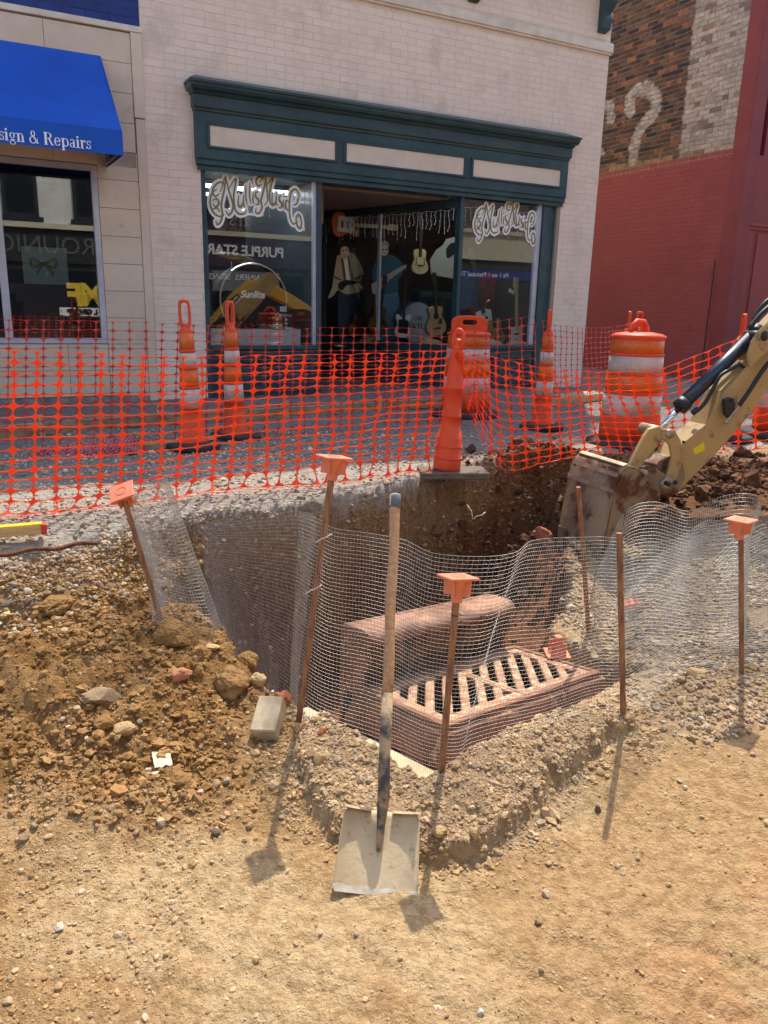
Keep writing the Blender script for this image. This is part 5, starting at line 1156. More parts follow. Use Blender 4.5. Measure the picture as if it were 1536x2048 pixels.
sheet('wire_mesh', 'long wire mesh sheet wrapped round the drain inlet behind the shovel', [
    col((575,1425),-.56,(600,1026),.05), col((597,1448),-.52,(641,1040),.0), col((650,1482),-.53,(668,1056),.06,.0), col((730,1512),-.55,(740,1066),.22,.01), col((800,1537),-.55,(810,1080),.30,.03), col((850,1556),-.545,(868,1106),.22,.03),
    col((885,1566),-.54,(960,1113),.16,.02), col((905,1568),-.54,(1030,1106),.16,-.01), col((930,1560),-.54,(1062,1082),.2,-.03), col((1060,1512),-.53,(1120,1076),.12,.02), col((1180,1470),-.52,(1200,1074),.08,.01), col((1248,1462),-.52,(1246,1077),.02), 
    col((1300,1410),-.48,(1340,1080),.12,.0), col((1352,1370),-.46,(1418,1040),.2,-.03), col((1410,1345),-.45,(1480,1062),.12,.03), col((1480,1345),-.45,(1530,1080),.05,.0), col((1580,1350),-.45,(1600,1090),.05,.02)], seed=1)
sheet('wire_mesh', 'rolled wire mesh sheet leaning at the pit corner by the dirt mound', [
    col((415,1288),-.38,(305,972),.10), col((440,1290),-.39,(322,958),.07), col((460,1288),-.40,(333,950),.02), col((448,1296),-.38,(324,949),-.03), col((430,1300),-.37,(316,950),-.05,.0), col((372,1285),-.34,(295,958),-.07,.02), col((316,1262),-.30,(270,985),-.04,.04), col((303,1240),-.30,(262,1035),.06,.02), col((340,1225),-.33,(290,1050),.22,.0)], seed=2, noise=.005, r=.0008)
sheet('wire_mesh', 'wire mesh panel hanging before the pit wall between the two leaning stakes', [
    col((340,1225),-.33,(290,1050),.22,.0), col((420,1245),-.5,(360,1052),.3,.0), col((470,1310),-.56,(440,1040),.3,.01), col((530,1370),-.58,(520,1030),.22,.02), col((572,1425),-.57,(600,1024),.1,.0), col((590,1446),-.55,(634,1036),.05,.0)], seed=6, noise=.005, r=.00038)
sheet('wire_mesh', 'crumpled wire mesh heap tangled beside the digger bucket', [
    col((1196,1262),-.55,(1184,1190),-.02,.02), col((1192,1280),-.55,(1206,1120),.06,.03), col((1215,1290),-.54,(1250,1024),.15,.0), col((1290,1285),-.5,(1310,1004),.2,-.03), col((1370,1290),-.48,(1380,1022),.22,.0), col((1420,1300),-.47,(1440,994),.1,.05), col((1470,1300),-.45,(1500,988),.05,.0), col((1500,1290),-.44,(1523,1006),.15,-.05),
    col((1470,1240),-.42,(1500,1040),.2,.0), col((1380,1220),-.42,(1420,1060),.1,.05), col((1300,1240),-.46,(1330,1100),.1,.04), col((1240,1270),-.5,(1230,1160),.0,.0)], seed=3, noise=.02, r=.0008)
sheet('wire_mesh', 'loose end of wire mesh bent over behind the capped stake', [
    col((1440,1310),-.45,(1430,1120),.2,.05), col((1500,1300),-.44,(1500,1060),.3,.06), col((1560,1290),-.43,(1545,1050),.3,.0), col((1640,1290),-.42,(1620,1100),.2,.04)], seed=4, noise=.02, r=.0005)
# wire ties at the tall stake
M_tie = mat('pale_tie', S(206,200,190), .5)
for i, (x, y, zz_) in enumerate(((648,1078,.0),(628,1180,0))):
    f = onz(597, 1445, -.5); p = atY(x, y, f.y-.02); o = MB().tube([p+Vector((-.03,.0,-.015)), p+Vector((-.008,-.012,.004)), p+Vector((.008,-.012,.01)), p+Vector((.03,-.004,.022))], .002, 5).build('wire_tie', M_tie, smooth=True); tag(o, 'pale plastic tie fixing the mesh to the tall stake, %s one' % ('upper' if i == 0 else 'lower'), 'tie')
f = onz(882, 1554, -.49); p = atY(912, 1229, f.y); o = MB().tube([p+Vector((.015*math.cos(t), .015*math.sin(t), 0)) for t in np.linspace(0, 5.8, 12)]+[p+Vector((.1,.0,-.004)), p+Vector((.13,.01,-.003))], .0016, 5).build('wire_tie', M_hose, smooth=True); tag(o, 'black wire tie round the short corner stake', 'tie')

# ------------------------------------------------------------------ square shovel
M_blade = mat('dusty_shovel_steel', S(200,176,138), .75, .1, col2=S(188,162,124), nscale=12, lo=.4, hi=.65, col3=S(172,144,106), n3=34, lo3=.58, hi3=.68, bump=.6, bscale=60, bdist=.003)
M_hand = mat('worn_wood_handle', S(186,142,98), .7, col2=S(160,118,80), nscale=12, stretch=(6,6,.6), bump=.2, bscale=60, col3=S(130,94,64), n3=30, lo3=.62, hi3=.7)
M_sock = mat('chipped_dark_socket', S(74,68,62), .75, .1, col2=S(168,142,108), nscale=12, lo=.44, hi=.58, bump=.3, bscale=60)
M_tape = mat('blue_tape', S(84,100,116), .6, col2=S(120,124,122), nscale=20)
sb = onz(749, 1790, -.572); st_ = atY(791, 990, 2.60); sock0 = atY(765, 1618, 2.03); ax0 = (st_-sock0).normalized()
yb = (sock0-sb); yb = yb.normalized(); xb = Vector((1,0.0,-.02)); xb = (xb-yb*xb.dot(yb)).normalized(); zb = xb.cross(yb)
if zb.y > 0: zb = -zb
shov = thing('shovel', 'square dusty shovel with long wooden handle leaning on the wire mesh', 'shovel', basis(sb, xb, yb, zb if xb.cross(yb).dot(zb) > 0 else -zb)); SMI = shov.matrix_world.inverted(); ZF = 1 if xb.cross(yb).y < 0 else -1
BL = (sock0-sb).length; vs = []; fs = []; nu, nvv = 17, 15
def blade(u, v):                                 # u -1..1 across, v 0..1 up
    w_ = .124-.010*v
    if v > .86: w_ *= 1-.10*((v-.86)/.14)**2
    if v < .08: w_ *= .93+.07*(v/.08)
    x = u*w_; d = -.040*(1-abs(u)**2.6)*(.4+.6*v) ; rib = .012*math.exp(-(u/.12)**2)*sstep(.45,1,v)
    y = v*BL*(1-.02*abs(u)) - .008*0
    if v > .9: y -= .035*(1-min(1,abs(abs(u)-.62)/.4))*0
    return (x, y, (d+rib)*ZF)
for off in (0, -.0025*ZF):
    for j in range(nvv):
        for i in range(nu): p = blade(i/(nu-1)*2-1, j/(nvv-1)); vs.append((p[0], p[1], p[2]+off))
k0 = nu*nvv
for j in range(nvv-1):
    for i in range(nu-1): q = j*nu+i; fs += [(q, q+1, q+nu+1, q+nu), (k0+q, k0+q+nu, k0+q+nu+1, k0+q+1)]
edge = [i for i in range(nu)]+[j*nu+nu-1 for j in range(1,nvv)]+[(nvv-1)*nu+i for i in range(nu-2,-1,-1)]+[j*nu for j in range(nvv-2,0,-1)]
for a, b in zip(edge, edge[1:]+edge[:1]): fs.append((a, k0+a, k0+b, b))
MB().add(vs, fs).build('blade', M_blade, shov, smooth='auto')
vs = []; fs = []
for j in range(3):
    for i in range(nu): p = blade(i/(nu-1)*2-1, .001+j*.045+(.012*math.sin(i*1.3) if j == 2 else 0)); vs.append((p[0]*1.001, p[1]-.0012, p[2]+.0008*ZF))
for j in range(2):
    for i in range(nu-1): q = j*nu+i; fs.append((q, q+1, q+nu+1, q+nu))
MB().add(vs, fs).build('worn_edge', mat('bright_worn_edge', S(214,204,184), .5, .15, col2=S(190,172,142), nscale=20), shov, smooth=True)
for sgn in (-1, 1):                              # turned steps on the shoulders
    P = [(sgn*x, BL*.985, blade(sgn*x/.112, 1)[2]) for x in (.032,.06,.09,.112)]; m_ = MB(); vv = []
    for (x, y, z) in P: vv += [(x,y-.002,z),(x,y+.006,z+.006*ZF),(x,y+.004,z+.018*ZF),(x,y-.003,z+.022*ZF)]
    m_.add(vv, [(i*4+k, i*4+k+1, i*4+k+5, i*4+k+4) for i in range(3) for k in range(3)]+[tuple(range(4)), tuple(range(12,16))]); m_.build('step', M_blade, shov)
def sl(p): return SMI @ p
s0 = sl(sock0); s1 = sl(sock0.lerp(st_, .0)+ax0*.34); sT = sl(st_); cen = Vector((0, BL*.5, blade(0,.5)[2]+.004*ZF))
MB().tube([cen, Vector((0,BL*.75,blade(0,.75)[2]+.006*ZF)), Vector((0,BL*.95,blade(0,.95)[2]+.008*ZF)), s0+Vector((0,.03,.012*ZF)), sl(sock0+ax0*.12), sl(sock0+ax0*.22), s1], [.006,.011,.016,.019,.018,.0185,.019], 14).build('socket', M_sock, shov, smooth=True)
hp = [sl(sock0+ax0*.33)]; L_ = (st_-(sock0+ax0*.33)).length
for k in range(1, 13): hp.append(sl(sock0+ax0*(.33+L_*k/12)+Vector((.002*math.sin(k*.9),0,0))))
MB().tube(hp, [.0175+.0008*math.sin(k*1.3) for k in range(13)], 14).build('handle', M_hand, shov, smooth=True)
MB().tube([sl(st_-ax0*.05), sl(st_-ax0*.005), sl(st_+ax0*.002)], [.0192,.0192,.016], 14).build('tape_wrap', M_tape, shov, smooth='auto')
kn = sl(sock0+ax0*(.33+L_*.30)); MB().lathe([(.006,0),(.005,.004),(.001,.005)], 8, T(kn) @ Rx(math.pi/2*0)).build('knot', M_hand, shov)
# ------------------------------------------------------------------ stones and clods
def rock_mesh(name, seed, sub=3, rough=.28, flat=(1,1,1), facet=.0):
    bm = bmesh.new(); bmesh.ops.create_icosphere(bm, subdivisions=sub, radius=1)
    cuts = [(Vector((random.gauss(0,1), random.gauss(0,1), random.gauss(0,1))).normalized(), random.uniform(.5,.82)) for _ in range(11)] if facet else []
    for v in bm.verts:
        c = v.co.copy(); n = 1+rough*(mnoise.noise(c*1.3+Vector((seed*9.1,0,0)))+.45*mnoise.noise(c*3.1+Vector((0,seed*5.3,0)))+.35*mnoise.noise(c*8+Vector((0,0,seed*3.)))); c = c*n
        for d, h in cuts:
            e = c.dot(d)-h
            if e > 0: c -= d*e*facet
        v.co = Vector((c.x*flat[0], c.y*flat[1], c.z*flat[2]))
    me = bpy.data.meshes.new(name); bm.to_mesh(me); bm.free(); return me
RK = {}
def rmat(key, c):
    if key not in RK: RK[key] = mat('stone_'+key, c, .92, col2=tuple(x*.74 for x in c), nscale=16, lo=.4, hi=.65, col3=tuple(min(1,x*1.25) for x in c), n3=45, lo3=.58, hi3=.68, bump=.35, bscale=12, bdist=.02, spec=.2)
    return RK[key]
CC = dict(brown=S(150,113,68), tan=S(188,156,110), grey=S(158,134,102), pink=S(190,128,96), beige=S(200,170,124), white=S(202,190,170), red=S(166,100,72), dark=S(112,92,72))
def rock(name, label, px, size, colk, flat=(1,1,.75), rz=None, sink=.3, facet=.6, rough=.28, sub=4, zoff=0):
    z = -.45
    for _ in range(12): p = onz(*px, z); z = .5*z+.5*gz(p.x, p.y)
    p = onz(*px, z); r = size/2*p.y/FPX*1.06; me = rock_mesh(name, len(COL.objects) % 97, sub, rough, flat, facet)
    o = mkobj(name, me, rmat(colk, CC[colk]), smooth=False, M=T(p.x, p.y, z+r*flat[2]*(1-sink*2)*.8+zoff) @ Rz(random.uniform(0,6) if rz is None else rz) @ Matrix.Scale(r, 4)); return tag(o, label, 'rock')
rock('rock', 'large flat grey brown rock half buried in the dirt mound', (200,1400), 98, 'grey', (1,.62,.42), .5, .15, .8)
rock('clod', 'biggest brown soil clod beside the loose brick', (462,1385), 82, 'brown', (1,.85,.8), None, .15, .3, .4)
rock('rock', 'pinkish red stone on the mound above the brown clods', (362,1357), 54, 'pink', (1,.75,.65), .5, .2, .5)
rock('rock', 'round beige stone beside the biggest brown clod', (516,1368), 38, 'beige', (1,.9,.9), None, .2, .5)
rock('clod', 'dark brown clod above the round beige stone', (492,1335), 58, 'brown', (1,.85,.75), None, .2, .3, .4)
rock('rock', 'flat tan paving chip at the foot of the rolled mesh', (424,1298), 44, 'tan', (1,.7,.3), .2, .1, .9)
rock('rock', 'tan rock below the large flat grey brown rock', (248,1466), 54, 'tan', (1,.75,.6), .2, .25, .6)
rock('clod', 'brown round clod touching the tan rock', (206,1452), 46, 'brown', (1,.9,.75), None, .25, .3, .35)
rock('clod', 'broad brown clod on the crest of the mound by the leaning stake', (345,1275), 72, 'brown', (1.1,.8,.7), None, .35, .3, .45)
rock('clod', 'brown clod on the mound slope below the flat paving chip', (400,1320), 56, 'brown', (1,.8,.8), None, .35, .3, .45)
rock('clod', 'brown lump at the bank foot beside the gravel shoulder', (115,1215), 70, 'brown', (1.1,.8,.6), None, .35, .3, .4)
rock('clod', 'brown lump low on the mound at the paper scrap', (358,1565), 50, 'brown', (1,.9,.6), None, .3, .3, .4)
rock('rock', 'pale stone next to the white paper scrap', (312,1552), 28, 'white', (1,.7,.6), None, .2, .6)
rock('rock', 'small white stone alone on the lower dirt', (120,1858), 27, 'white', (1,.8,.7), None, .2, .6)
rock('rock', 'grey stone on the lower dirt with a white stone below it', (68,1655), 24, 'grey', (1,.8,.7), None, .2, .6)
rock('rock', 'elongated grey stone at the ridge foot', (48,1680), 30, 'grey', (1,.6,.6), None, .2, .6)
rock('rock', 'dull grey stone on the gravelly hump beside the shovel blade', (432,1574), 34, 'grey', (1,.6,.5), None, .2, .6)
rock('rock', 'small brown stone beside the long shadow of the tall stake', (432,1668), 26, 'dark', (1,.8,.7), None, .2, .5)
rock('rock', 'tan stone at the top edge of the gravelly hump', (638,1523), 40, 'tan', (1,.8,.8), None, .25, .6)
rock('rock', 'rust red brick lump beside the loose brick', (566,1402), 44, 'red', (.8,1,.7), None, .2, .4, .4)
rock('rock', 'rust red brick crumb on the pit gravel', (644,1470), 26, 'red', (1,.9,.8), None, .2, .4, .4)
rock('rock', 'squared tan rock on the gravel below the mesh heap', (1392,1352), 46, 'tan', (1,.75,.6), .3, .25, .7)
rock('clod', 'blocky tan clod in the broken edge of the ledge', (950,1672), 36, 'tan', (.8,.7,1), None, .25, .7)
rock('clod', 'crumbly tan clod at the ledge edge beside the shovel', (880,1668), 34, 'tan', (1,.8,.8), None, .25, .4, .4)
rock('rock', 'small dark stone alone on the trampled dirt beyond the ledge', (1196,1622), 20, 'dark', (.8,.8,1), None, .2, .6)
rock('rock', 'small white stone alone in front of the shovel', (962,2027), 20, 'white', (1,.8,.8), None, .2, .6)
rock('clod', 'red brown clod fallen against the far pit wall', (1085,1075), 38, 'red', (1,.9,.8), None, .2, .3, .4, zoff=.0)
# loose brick
z = -.45
for _ in range(12): p = onz(537, 1462, z); z = .5*z+.5*gz(p.x, p.y)
lb = MB().box((-.048,-.075,-.032),(.048,.075,.032)); o = lb.build('loose_brick', mat('dusty_grey_brick', S(186,166,136), .9, col2=S(160,140,112), nscale=12, bump=.5, bscale=50), M=T(p.x, p.y, z+.055) @ Rz(-.12) @ Rx(.5) @ Ry(-.08), bevel=.005); tag(o, 'dusty grey brown loose brick lying on the pit edge gravel', 'brick')
# crumpled paper
z = -.5
for _ in range(12): p = onz(325, 1532, z); z = .5*z+.5*gz(p.x, p.y)
mb = MB(); n = 9; vs = []; fs = []
for j in range(n):
    for k in range(n): u, v = j/(n-1)-.5, k/(n-1)-.5; vs.append((u*.06, v*.085, .008*mnoise.noise(Vector((u*4,v*4,2)))+.001*mnoise.noise(Vector((u*11,v*11,6)))))
for j in range(n-1):
    for k in range(n-1): q = j*n+k; fs.append((q, q+n, q+n+1, q+1))
vs = [(a,b,c*1.6) for a,b,c in vs]; mb.add(vs, fs); o = mb.build('paper_scrap', mat('pale_paper', S(210,192,158), .85), M=T(p.x, p.y, z+.03) @ Rz(.4) @ Rx(.12), smooth=True); tag(o, 'crumpled pale paper scrap on the brown clods', 'paper')
# dead root hanging in the pit wall
pw = atY(945, 1030, 4.62); o = MB().tube([pw+Vector(q) for q in ((-.03,.05,.05),(-.01,-.02,.03),(.0,-.04,-.02),(.02,-.03,.0),(.05,-.04,.01),(.08,.02,.015))], .003, 5).build('dead_root', mat('pale_root', S(200,176,140), .9), smooth=True); tag(o, 'pale dead root sticking out of the pit wall', 'root')

# ------------------------------------------------------------------ scattered stuff: gravel, clods, pebbles
def ico(sub):
    bm = bmesh.new(); bmesh.ops.create_icosphere(bm, subdivisions=sub, radius=1); V_ = np.array([v.co[:] for v in bm.verts]); F_ = np.array([[v.index for v in f.verts] for f in bm.faces]); bm.free(); return V_, F_
ICO = {1: ico(1), 2: ico(2)}
def scatter(name, label, X, Y, size, cols, sub=1, lump=.35, flat=(.5,.85), sink=.32, zfix=None, blend=0.):
    if blend: g_ = soil_colour(X, Y, ground_z(X, Y)); cols = cols*(1-blend)+g_*blend*(1+RNG.normal(0,.10,len(X)))[:, None]
    V0, F0 = ICO[sub]; n = len(X); Z = ground_z(X, Y) if zfix is None else zfix; nv_ = len(V0); var = 8
    shapes = []
    for k in range(var):
        d = 1+lump*np.array([mnoise.noise(Vector(v)*1.9+Vector((k*7.3,0,0)))+.7*mnoise.noise(Vector(v)*4.6+Vector((0,k*3.1,0))) for v in V0]); shapes.append(V0*d[:, None])
    shapes = np.array(shapes)[RNG.integers(0, var, n)]
    sc = np.stack([size*RNG.uniform(.8,1.25,n), size*RNG.uniform(.65,1.05,n), size*RNG.uniform(*flat,n)], 1); P = shapes*sc[:, None]
    a = RNG.uniform(0, 6.283, n); t = RNG.normal(0, .35, n); ca, sa, ct, st = np.cos(a), np.sin(a), np.cos(t), np.sin(t)
    x = P[..., 0]; y = P[..., 1]*ct[:, None]-P[..., 2]*st[:, None]; zz2 = P[..., 1]*st[:, None]+P[..., 2]*ct[:, None]
    Q = np.stack([x*ca[:, None]-y*sa[:, None]+X[:, None], x*sa[:, None]+y*ca[:, None]+Y[:, None], zz2+(Z+sc[:, 2]*(1-2*sink))[:, None]], -1)
    F = (F0[None]+(np.arange(n)*nv_)[:, None, None]).reshape(-1, 3)
    o = npmesh(name, Q.reshape(-1, 3), F, M_stones, smooth=False, cols=np.repeat(cols, nv_, 0)); return tag(o, label, 'gravel' if 'gravel' in name else 'soil', kind='stuff')
M_stones = mat('loose_stones', None, .92, attr=True, col2=(.8,.77,.72), nscale=60, lo=.42, hi=.62, bump=.5, bscale=140, bdist=.004, spec=.2)
def palette(n, cs, jit=.14): c = np.array([S(*k) for k in cs])[RNG.integers(0, len(cs), n)]; return np.clip(c*(1+RNG.normal(0, jit, n))[:, None], .015, .9)
def inview(X, Y, m=60):
    Z = np.zeros_like(X)-.3; d = np.stack([X, Y, Z-CZ], 1); z = d@np.array(FW); x = 768+FPX*(d@np.array(RT))/z; y = 1024-FPX*(d@np.array(UPV))/z
    return (z > .2) & (x > -m) & (x < 1536+m) & (y < 2048+m*2)
def clear(X, Y): return polysd([inl(-.04,-.04), inl(ILA+.04,-.04), inl(ILA+.04,.66), inl(-.04,.66)], X, Y) > 0
GRV = [(182,164,140),(164,148,128),(198,182,158),(146,132,116),(184,160,128),(206,192,170),(166,142,112)]
BRN = [(154,116,70),(138,101,58),(170,132,84),(122,88,52),(160,122,76)]
TAN = [(196,164,116),(182,150,106),(206,178,134),(170,140,100)]
RED = [(104,72,50),(92,62,44),(120,84,60),(80,54,40)]
# gravel street bed
n = 15000; Y = 3.0+3.6*RNG.random(n)**1.5; X = RNG.uniform(-2.6, 3.6, n); e = polysd(PLATEAU, X, Y); k = (e < .06) & inview(X, Y); X, Y = X[k], Y[k]
scatter('gravel', 'grey crushed gravel covering the street bed', X, Y, RNG.lognormal(math.log(.0085), .38, len(X)), palette(len(X), GRV))
# bank below the gravel shoulder
n = 3500; X = RNG.uniform(-2.1, -.9, n); Y = RNG.uniform(2.6, 3.9, n); e = polysd(PLATEAU, X, Y); k = (e > -.1) & (e < .28); X, Y = X[k], Y[k]; scatter('gravel', 'mixed gravel spilled down the bank under the shoulder', X, Y, RNG.lognormal(math.log(.0085), .4, len(X)), palette(len(X), GRV[:4]+TAN[:2]))
# brown clods on the mound
def mound_w(X, Y): return sstep(-.2,-.5,X+.12*(Y-2.7))*sstep(2.02,2.3,Y)*(polysd(PLATEAU, X, Y) > .12)*(polysd(PIT, X, Y) > -.02)
n = 34000; X = RNG.uniform(-2.2, -.1, n); Y = RNG.uniform(1.9, 3.5, n); k = RNG.random(n) < mound_w(X, Y)*(.25+.75*sstep(-.35,.25,fbm(X*3,Y*3,2,3))); X, Y = X[k], Y[k]
scatter('soil_clods', 'crumbled brown soil clods covering the dirt mound', X, Y, RNG.lognormal(math.log(.0052), .55, len(X)), palette(len(X), BRN, .08), lump=.6, flat=(.55,.9), sink=.4, blend=.55)
n = 1500; X = RNG.uniform(-2.2, -.15, n); Y = RNG.uniform(2.0, 3.4, n); k = RNG.random(n) < mound_w(X, Y)*sstep(-.4,.2,fbm(X*3,Y*3,2,3)); X, Y = X[k], Y[k]
scatter('soil_clods', 'fist sized brown clods strewn over the dirt mound', X, Y, np.clip(RNG.lognormal(math.log(.0135), .42, len(X)), .008, .032), palette(len(X), BRN, .08), sub=2, lump=.85, flat=(.5,.8), sink=.42, blend=.5)
n = 700; X = RNG.uniform(-1.6, -.1, n); Y = RNG.uniform(2.1, 3.3, n); k = RNG.random(n) < mound_w(X, Y)*.8*sstep(-.2,.4,fbm(X*4,Y*4,8,3)); X, Y = X[k], Y[k]; scatter('gravel', 'grey gravel stones mixed through the dirt mound', X, Y, RNG.lognormal(math.log(.0075), .35, len(X)), palette(len(X), GRV), blend=.15)
# lower left rubble
n = 3600; X = RNG.uniform(-1.2, -.2, n); Y = RNG.uniform(1.3, 2.25, n); k = RNG.random(n) < sstep(-.35,-.8,X+.35*fbm(X*3,Y*3,1,3)); X, Y = X[k], Y[k]; scatter('gravel', 'grey and brown crumbs on the dirt below the mound', X, Y, RNG.lognormal(math.log(.0032), .55, len(X)), palette(len(X), GRV[:3]+BRN+TAN), sink=.38, blend=.5)
# ledge crumbs
n = 26000; X = RNG.uniform(-.6, 1.3, n); Y = RNG.uniform(1.9, 3.0, n); e = polysd(LEDGE, X, Y)+.07*fbm(X*6,Y*6,2,3); k = (RNG.random(n) < sstep(.14,-.02,e)*(.4+.6*sstep(-.3,.2,fbm(X*7,Y*7,5,3)))) & clear(X, Y) & (polysd(SLABPIT, X, Y) > 0); X, Y = X[k], Y[k]
scatter('soil_clods', 'crumbly tan soil and stones on the ledge before the inlet', X, Y, RNG.lognormal(math.log(.0045), .5, len(X)), palette(len(X), TAN+TAN+GRV[:2], .1), lump=.6, sink=.4, blend=.5)
n = 420; X = RNG.uniform(-.6, 1.3, n); Y = RNG.uniform(1.9, 3.0, n); e = polysd(LEDGE, X, Y)+.05*fbm(X*6,Y*6,2,3); k = (np.abs(e) < .06) & (polysd(SLABPIT, X, Y) > .03); X, Y = X[k], Y[k]
scatter('soil_clods', 'larger tan crust lumps along the broken ledge edge', X, Y, np.clip(RNG.lognormal(math.log(.013), .4, len(X)), .006, .03), palette(len(X), TAN, .08), sub=2, lump=.8, flat=(.5,.9), sink=.42, blend=.5)
# pit gravel left of the inlet and bedding stone to the right
n = 4200; X = RNG.uniform(-.46, .15, n); Y = RNG.uniform(2.45, 3.3, n); k = (RNG.random(n) < sstep(.14,-.02,np.abs((Y-2.86)+.62*(X+.28))-.10)) & clear(X, Y); X, Y = X[k], Y[k]; scatter('gravel', 'grey bedding gravel between the loose brick and the slabs', X, Y, RNG.lognormal(math.log(.0085), .3, len(X)), palette(len(X), GRV))
n = 16000; X = RNG.uniform(.85, 3.2, n); Y = RNG.uniform(2.55, 4.6, n); k = (RNG.random(n) < sstep(-.55,.15,fbm(X*2.2,Y*2.2,6,3)+.3)*sstep(.0,.2,X-.9+.5*(Y-2.9))) & clear(X, Y) & (polysd(PIT, X, Y) > -.03) & (Y > 2.62+.1*fbm(X*3,X*0,1,2)); X, Y = X[k], Y[k]
scatter('gravel', 'grey bedding gravel under the crumpled mesh', X, Y, RNG.lognormal(math.log(.0078), .42, len(X)), palette(len(X), GRV+GRV+TAN)*.85, blend=.3)
# red clods in the pit and on the spoil bank
n = 5000; X = RNG.uniform(.3, 3.4, n); Y = RNG.uniform(4.2, 6.0, n); d = np.exp(-(((X-.93)/.4)**2+((Y-5.0)/.4)**2))+np.exp(-(((X-2.5)/.9)**2+((Y-5.3)/.45)**2))+.8*np.exp(-(((X-1.15)/.35)**2+((Y-5.6)/.15)**2)); k = RNG.random(n) < d; X, Y = X[k], Y[k]
scatter('soil_clods', 'dark red brown clods on the spoil bank and pit wall', X, Y, RNG.lognormal(math.log(.016), .5, len(X)), palette(len(X), RED), lump=.7, flat=(.6,1), sub=2)
# pebbles over the trampled dirt
n = 8500; Y = 1.35+1.5*RNG.random(n); X = RNG.uniform(-1.2, 1.9, n); k = inview(X, Y) & (RNG.random(n) < .35+.65*sstep(-.2,.4,fbm(X*3,Y*3,12,3))) & clear(X, Y) & (polysd(SLABPIT, X, Y) > 0); X, Y = X[k], Y[k]
scatter('pebbles', 'small pale pebbles pressed into the trampled dirt', X, Y, RNG.lognormal(math.log(.0023), .6, len(X)), palette(len(X), TAN+TAN+GRV[:3]+[(150,110,74)]), sink=.36, blend=.35)
# lumps stuck in the cut faces of pit and bank
def wall_lumps(name, label, line, n, z0, z1, size, pal, off=.0):
    P = catmull(line, 20); t = RNG.random(n)*(len(P)-1.001); i = t.astype(int); f = (t-i)[:, None]; Q = P[i]*(1-f)+P[i+1]*f; d = P[i+1]-P[i]; d /= np.linalg.norm(d, axis=1)[:, None]
    ww = RNG.uniform(-.08, .10, n); X = Q[:, 0]+d[:, 1]*ww; Y = Q[:, 1]-d[:, 0]*ww; Z = ground_z(X, Y); k = (Z > z0) & (Z < z1)
    scatter(name, label, X[k], Y[k], np.clip(RNG.lognormal(math.log(size), .55, k.sum()), .003, size*2.6), palette(k.sum(), pal, .1), sub=2, lump=.8, flat=(.6,1), sink=.5, blend=.6)
wall_lumps('soil_clods', 'lumpy soil crust in the cut face of the pit', PLATEAU[2:10], 9000, -1.0, .06, .0065, TAN[1:]+BRN)
# ------------------------------------------------------------------ the other side of the street (seen only in the window reflections)
OD = -16.0                                       # metres out from the shop front
def opp(x, y): return fac(x, y, 16.0)            # mirror image plane: same u and w
M_opw = mat('white_rendered_wall', S(226,224,214), .8, col2=S(210,206,196), nscale=2); M_opb = mat('grey_brown_brick', S(120,104,96), .9, col2=S(96,84,78), nscale=9); M_ops = mat('pale_limestone', S(206,196,170), .85); M_opd = mat('dark_shopfront', S(40,42,44), .6)
M_purp = mat('purple_fascia', S(58,34,60), .6); M_blue2 = mat('blue_fascia', S(36,56,130), .6); M_opg = mat('dark_window_glass', S(30,36,44), .1, spec=.6)
OM = FRAME @ T(0, OD, 0) @ Rz(math.pi)           # local: x runs towards smaller u, y away from the street, z up
def ox(u): return -u
def opp_building(label, u0, u1, m_up, m_fas, wz, h=9.0, wins=2, wlist=None):
    b = thing('street_building', label, 'building', OM.copy()); x0, x1 = ox(u1), ox(u0)
    MB().box((x0,0,-.6),(x1,5,h)).build('wall', m_up, b); MB().box((x0,-.06,-.6),(x1,-.002,wz-.9)).build('shopfront', M_opd, b); MB().box((x0,-.12,wz-.9),(x1,-.002,wz)).build('fascia', m_fas, b); MB().box((x0,-.2,wz),(x1,-.002,wz+.14)).build('ledge', M_ops, b)
    n = wins
    for i in range(n if wlist is None else len(wlist)):
        cx_ = x0+(x1-x0)*(i+.5)/n; ww = min(.62, (x1-x0)/n*.27)
        if wlist is not None: cx_, ww = ox(sum(wlist[i])/2), abs(wlist[i][1]-wlist[i][0])/2
        f = MB().box((cx_-ww,-.05,wz+.3),(cx_+ww,-.002,wz+2.3)).build('window', mat('dk_frame', S(44,46,46), .6), b); MB().box((cx_-ww+.1,-.06,wz+.4),(cx_+ww-.1,-.052,wz+2.2)).build('pane', M_opg, f); MB().box((cx_-ww-.1,-.12,wz+.16),(cx_+ww+.1,-.051,wz+.29)).build('sill', m_fas, f)
    for i in range(3):
        cx_ = x0+(x1-x0)*(i+.5)/3; MB().box((cx_-(x1-x0)*.14,-.075,.2),(cx_+(x1-x0)*.14,-.062,wz-1.1)).build('shop_pane', M_opg, b)
    return b
uA, uB, uC, uD = opp(-200,500).x, opp(300,500).x, opp(760,500).x, opp(1300,500).x
wl = opp(100,458).z
b1 = opp_building('white rendered building across the street from the awning shop', uA-8, uB, M_opw, M_opd, wl, wlist=[(opp(a,400).x, opp(b,400).x) for a, b in ((-230,-150),(-110,-35),(4,76),(146,215),(245,300))])
b2 = opp_building('grey brown brick building across the street with purple sign', uB, uC, M_opb, M_purp, opp(500,475).z, wins=3)
b3 = opp_building('pale limestone building across the street with blue sign', uC, uD+6, M_opb, M_ops, opp(1000,470).z, wins=4)
def osign(b, key, m, px, py, sc=1.0, y=-.14): q = opp(px, py); puttext(key, 'lettering', m, Matrix(((sc,0,0,ox(q.x)),(0,0,-1,y),(0,sc,0,q.z),(0,0,0,1))), b)
osign(b2, 'purple', M_white, 492, 503, 1.0); osign(b2, 'banners', M_white, 480, 555, 1.0, -.09)
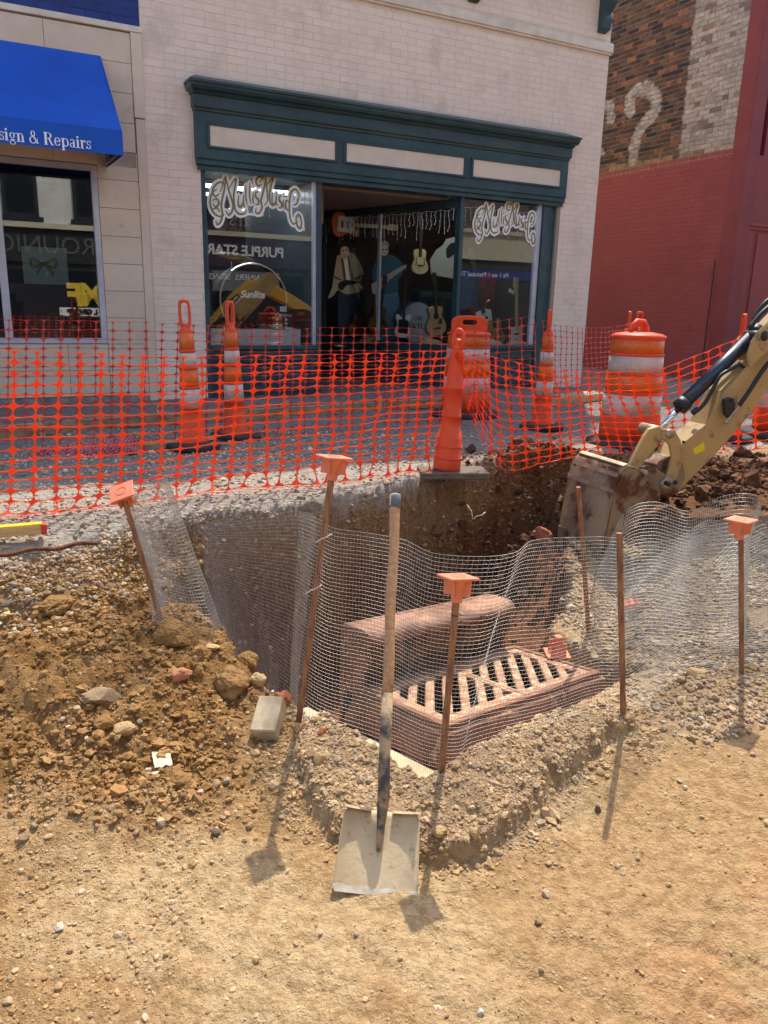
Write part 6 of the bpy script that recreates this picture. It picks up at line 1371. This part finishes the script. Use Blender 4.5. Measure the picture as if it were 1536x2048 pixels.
q0, q1 = opp(425,540), opp(560,585); MB().box((ox(q1.x),-.085,q1.z),(ox(q0.x),-.065,q0.z)).build('pale_banner', mat('grey_banner', S(120,120,124), .8), b2)
osign(b1, 'uniq', mat('grey_letters', S(92,92,96), .6), 60, 490, 1.1, -.13); M_yl = mat('sign_yellow', S(226,196,60), .6)
osign(b1, 'em', M_yl, 184, 592, 1.35, -.1); osign(b1, 'ef', M_yl, 150, 592, 1.35, -.1); q = opp(165, 624); MB().box((ox(q.x)-.62,-.085,q.z-.12),(ox(q.x)+.62,-.07,q.z+.12)).build('white_strip', M_white, b1); osign(b1, 'group', M_blk, 165, 624, 1.0, -.09)
q0, q1 = opp(900,535), opp(1010,560); MB().box((ox(q1.x)-1.5,-.085,q1.z),(ox(q0.x)+3,-.07,q0.z)).build('blue_sign', M_blue2, b3); osign(b3, 'fit', M_white, 958, 549, .8, -.1)
osign(b2, 'sans', mat('dim_letters', S(150,150,150), .6), 480, 443, .8, -.07)
# parked digger boom across the street, mirrored in the drum window
DV = 11.0
def dp(x, y): q = fac(x, y, DV); return (q.x, q.z)
pk = thing('parked_excavator', 'yellow digger boom parked across the street, mirrored in the drum window', 'excavator', FRAME @ T(0,-DV,0))
MXZ = Matrix(((1,0,0,0),(0,0,1,0),(0,1,0,0),(0,0,0,1)))
MB().prism([dp(*p) for p in ((405,660),(470,585),(498,562),(530,556),(545,566),(600,600),(660,640),(670,662),(600,625),(540,592),(515,585),(480,605),(440,665))], -.16, .16, MXZ).build('boom', mat('digger_yellow', S(206,154,52), .5), pk, bevel=.02)
q = dp(470, 606); me = TXT['cat'].copy(); me.transform(Matrix(((-.55,0,0,0),(0,.55,0,0),(0,0,.55,0),(0,0,0,1)))); me.flip_normals() if hasattr(me,'flip_normals') else None
me.transform(Matrix(((1,0,0,q[0]),(0,0,1,.175),(0,1,0,q[1]),(0,0,0,1))) @ Rz(.9)); mkobj('lettering', me, M_white, pk)
MB().tube([(*[dp(440,640)[0]], .0, dp(440,640)[1]), (dp(520,600)[0], 0, dp(520,600)[1])], .07, 12).build('ram', M_hose, pk)
g0 = dp(660,650); MB().box((g0[0]-.1,-.5,-.6),(g0[0]+2.2,.5,g0[1]+.3)).build('body', mat('digger_body', S(190,142,50), .5), pk, bevel=.05)
g1 = dp(405,660); MB().beam((g1[0],0,g1[1]+.05), (g1[0]-.5,0,-.62), .22, .26).build('stick', mat('digger_stick', S(196,148,52), .5), pk, bevel=.02)
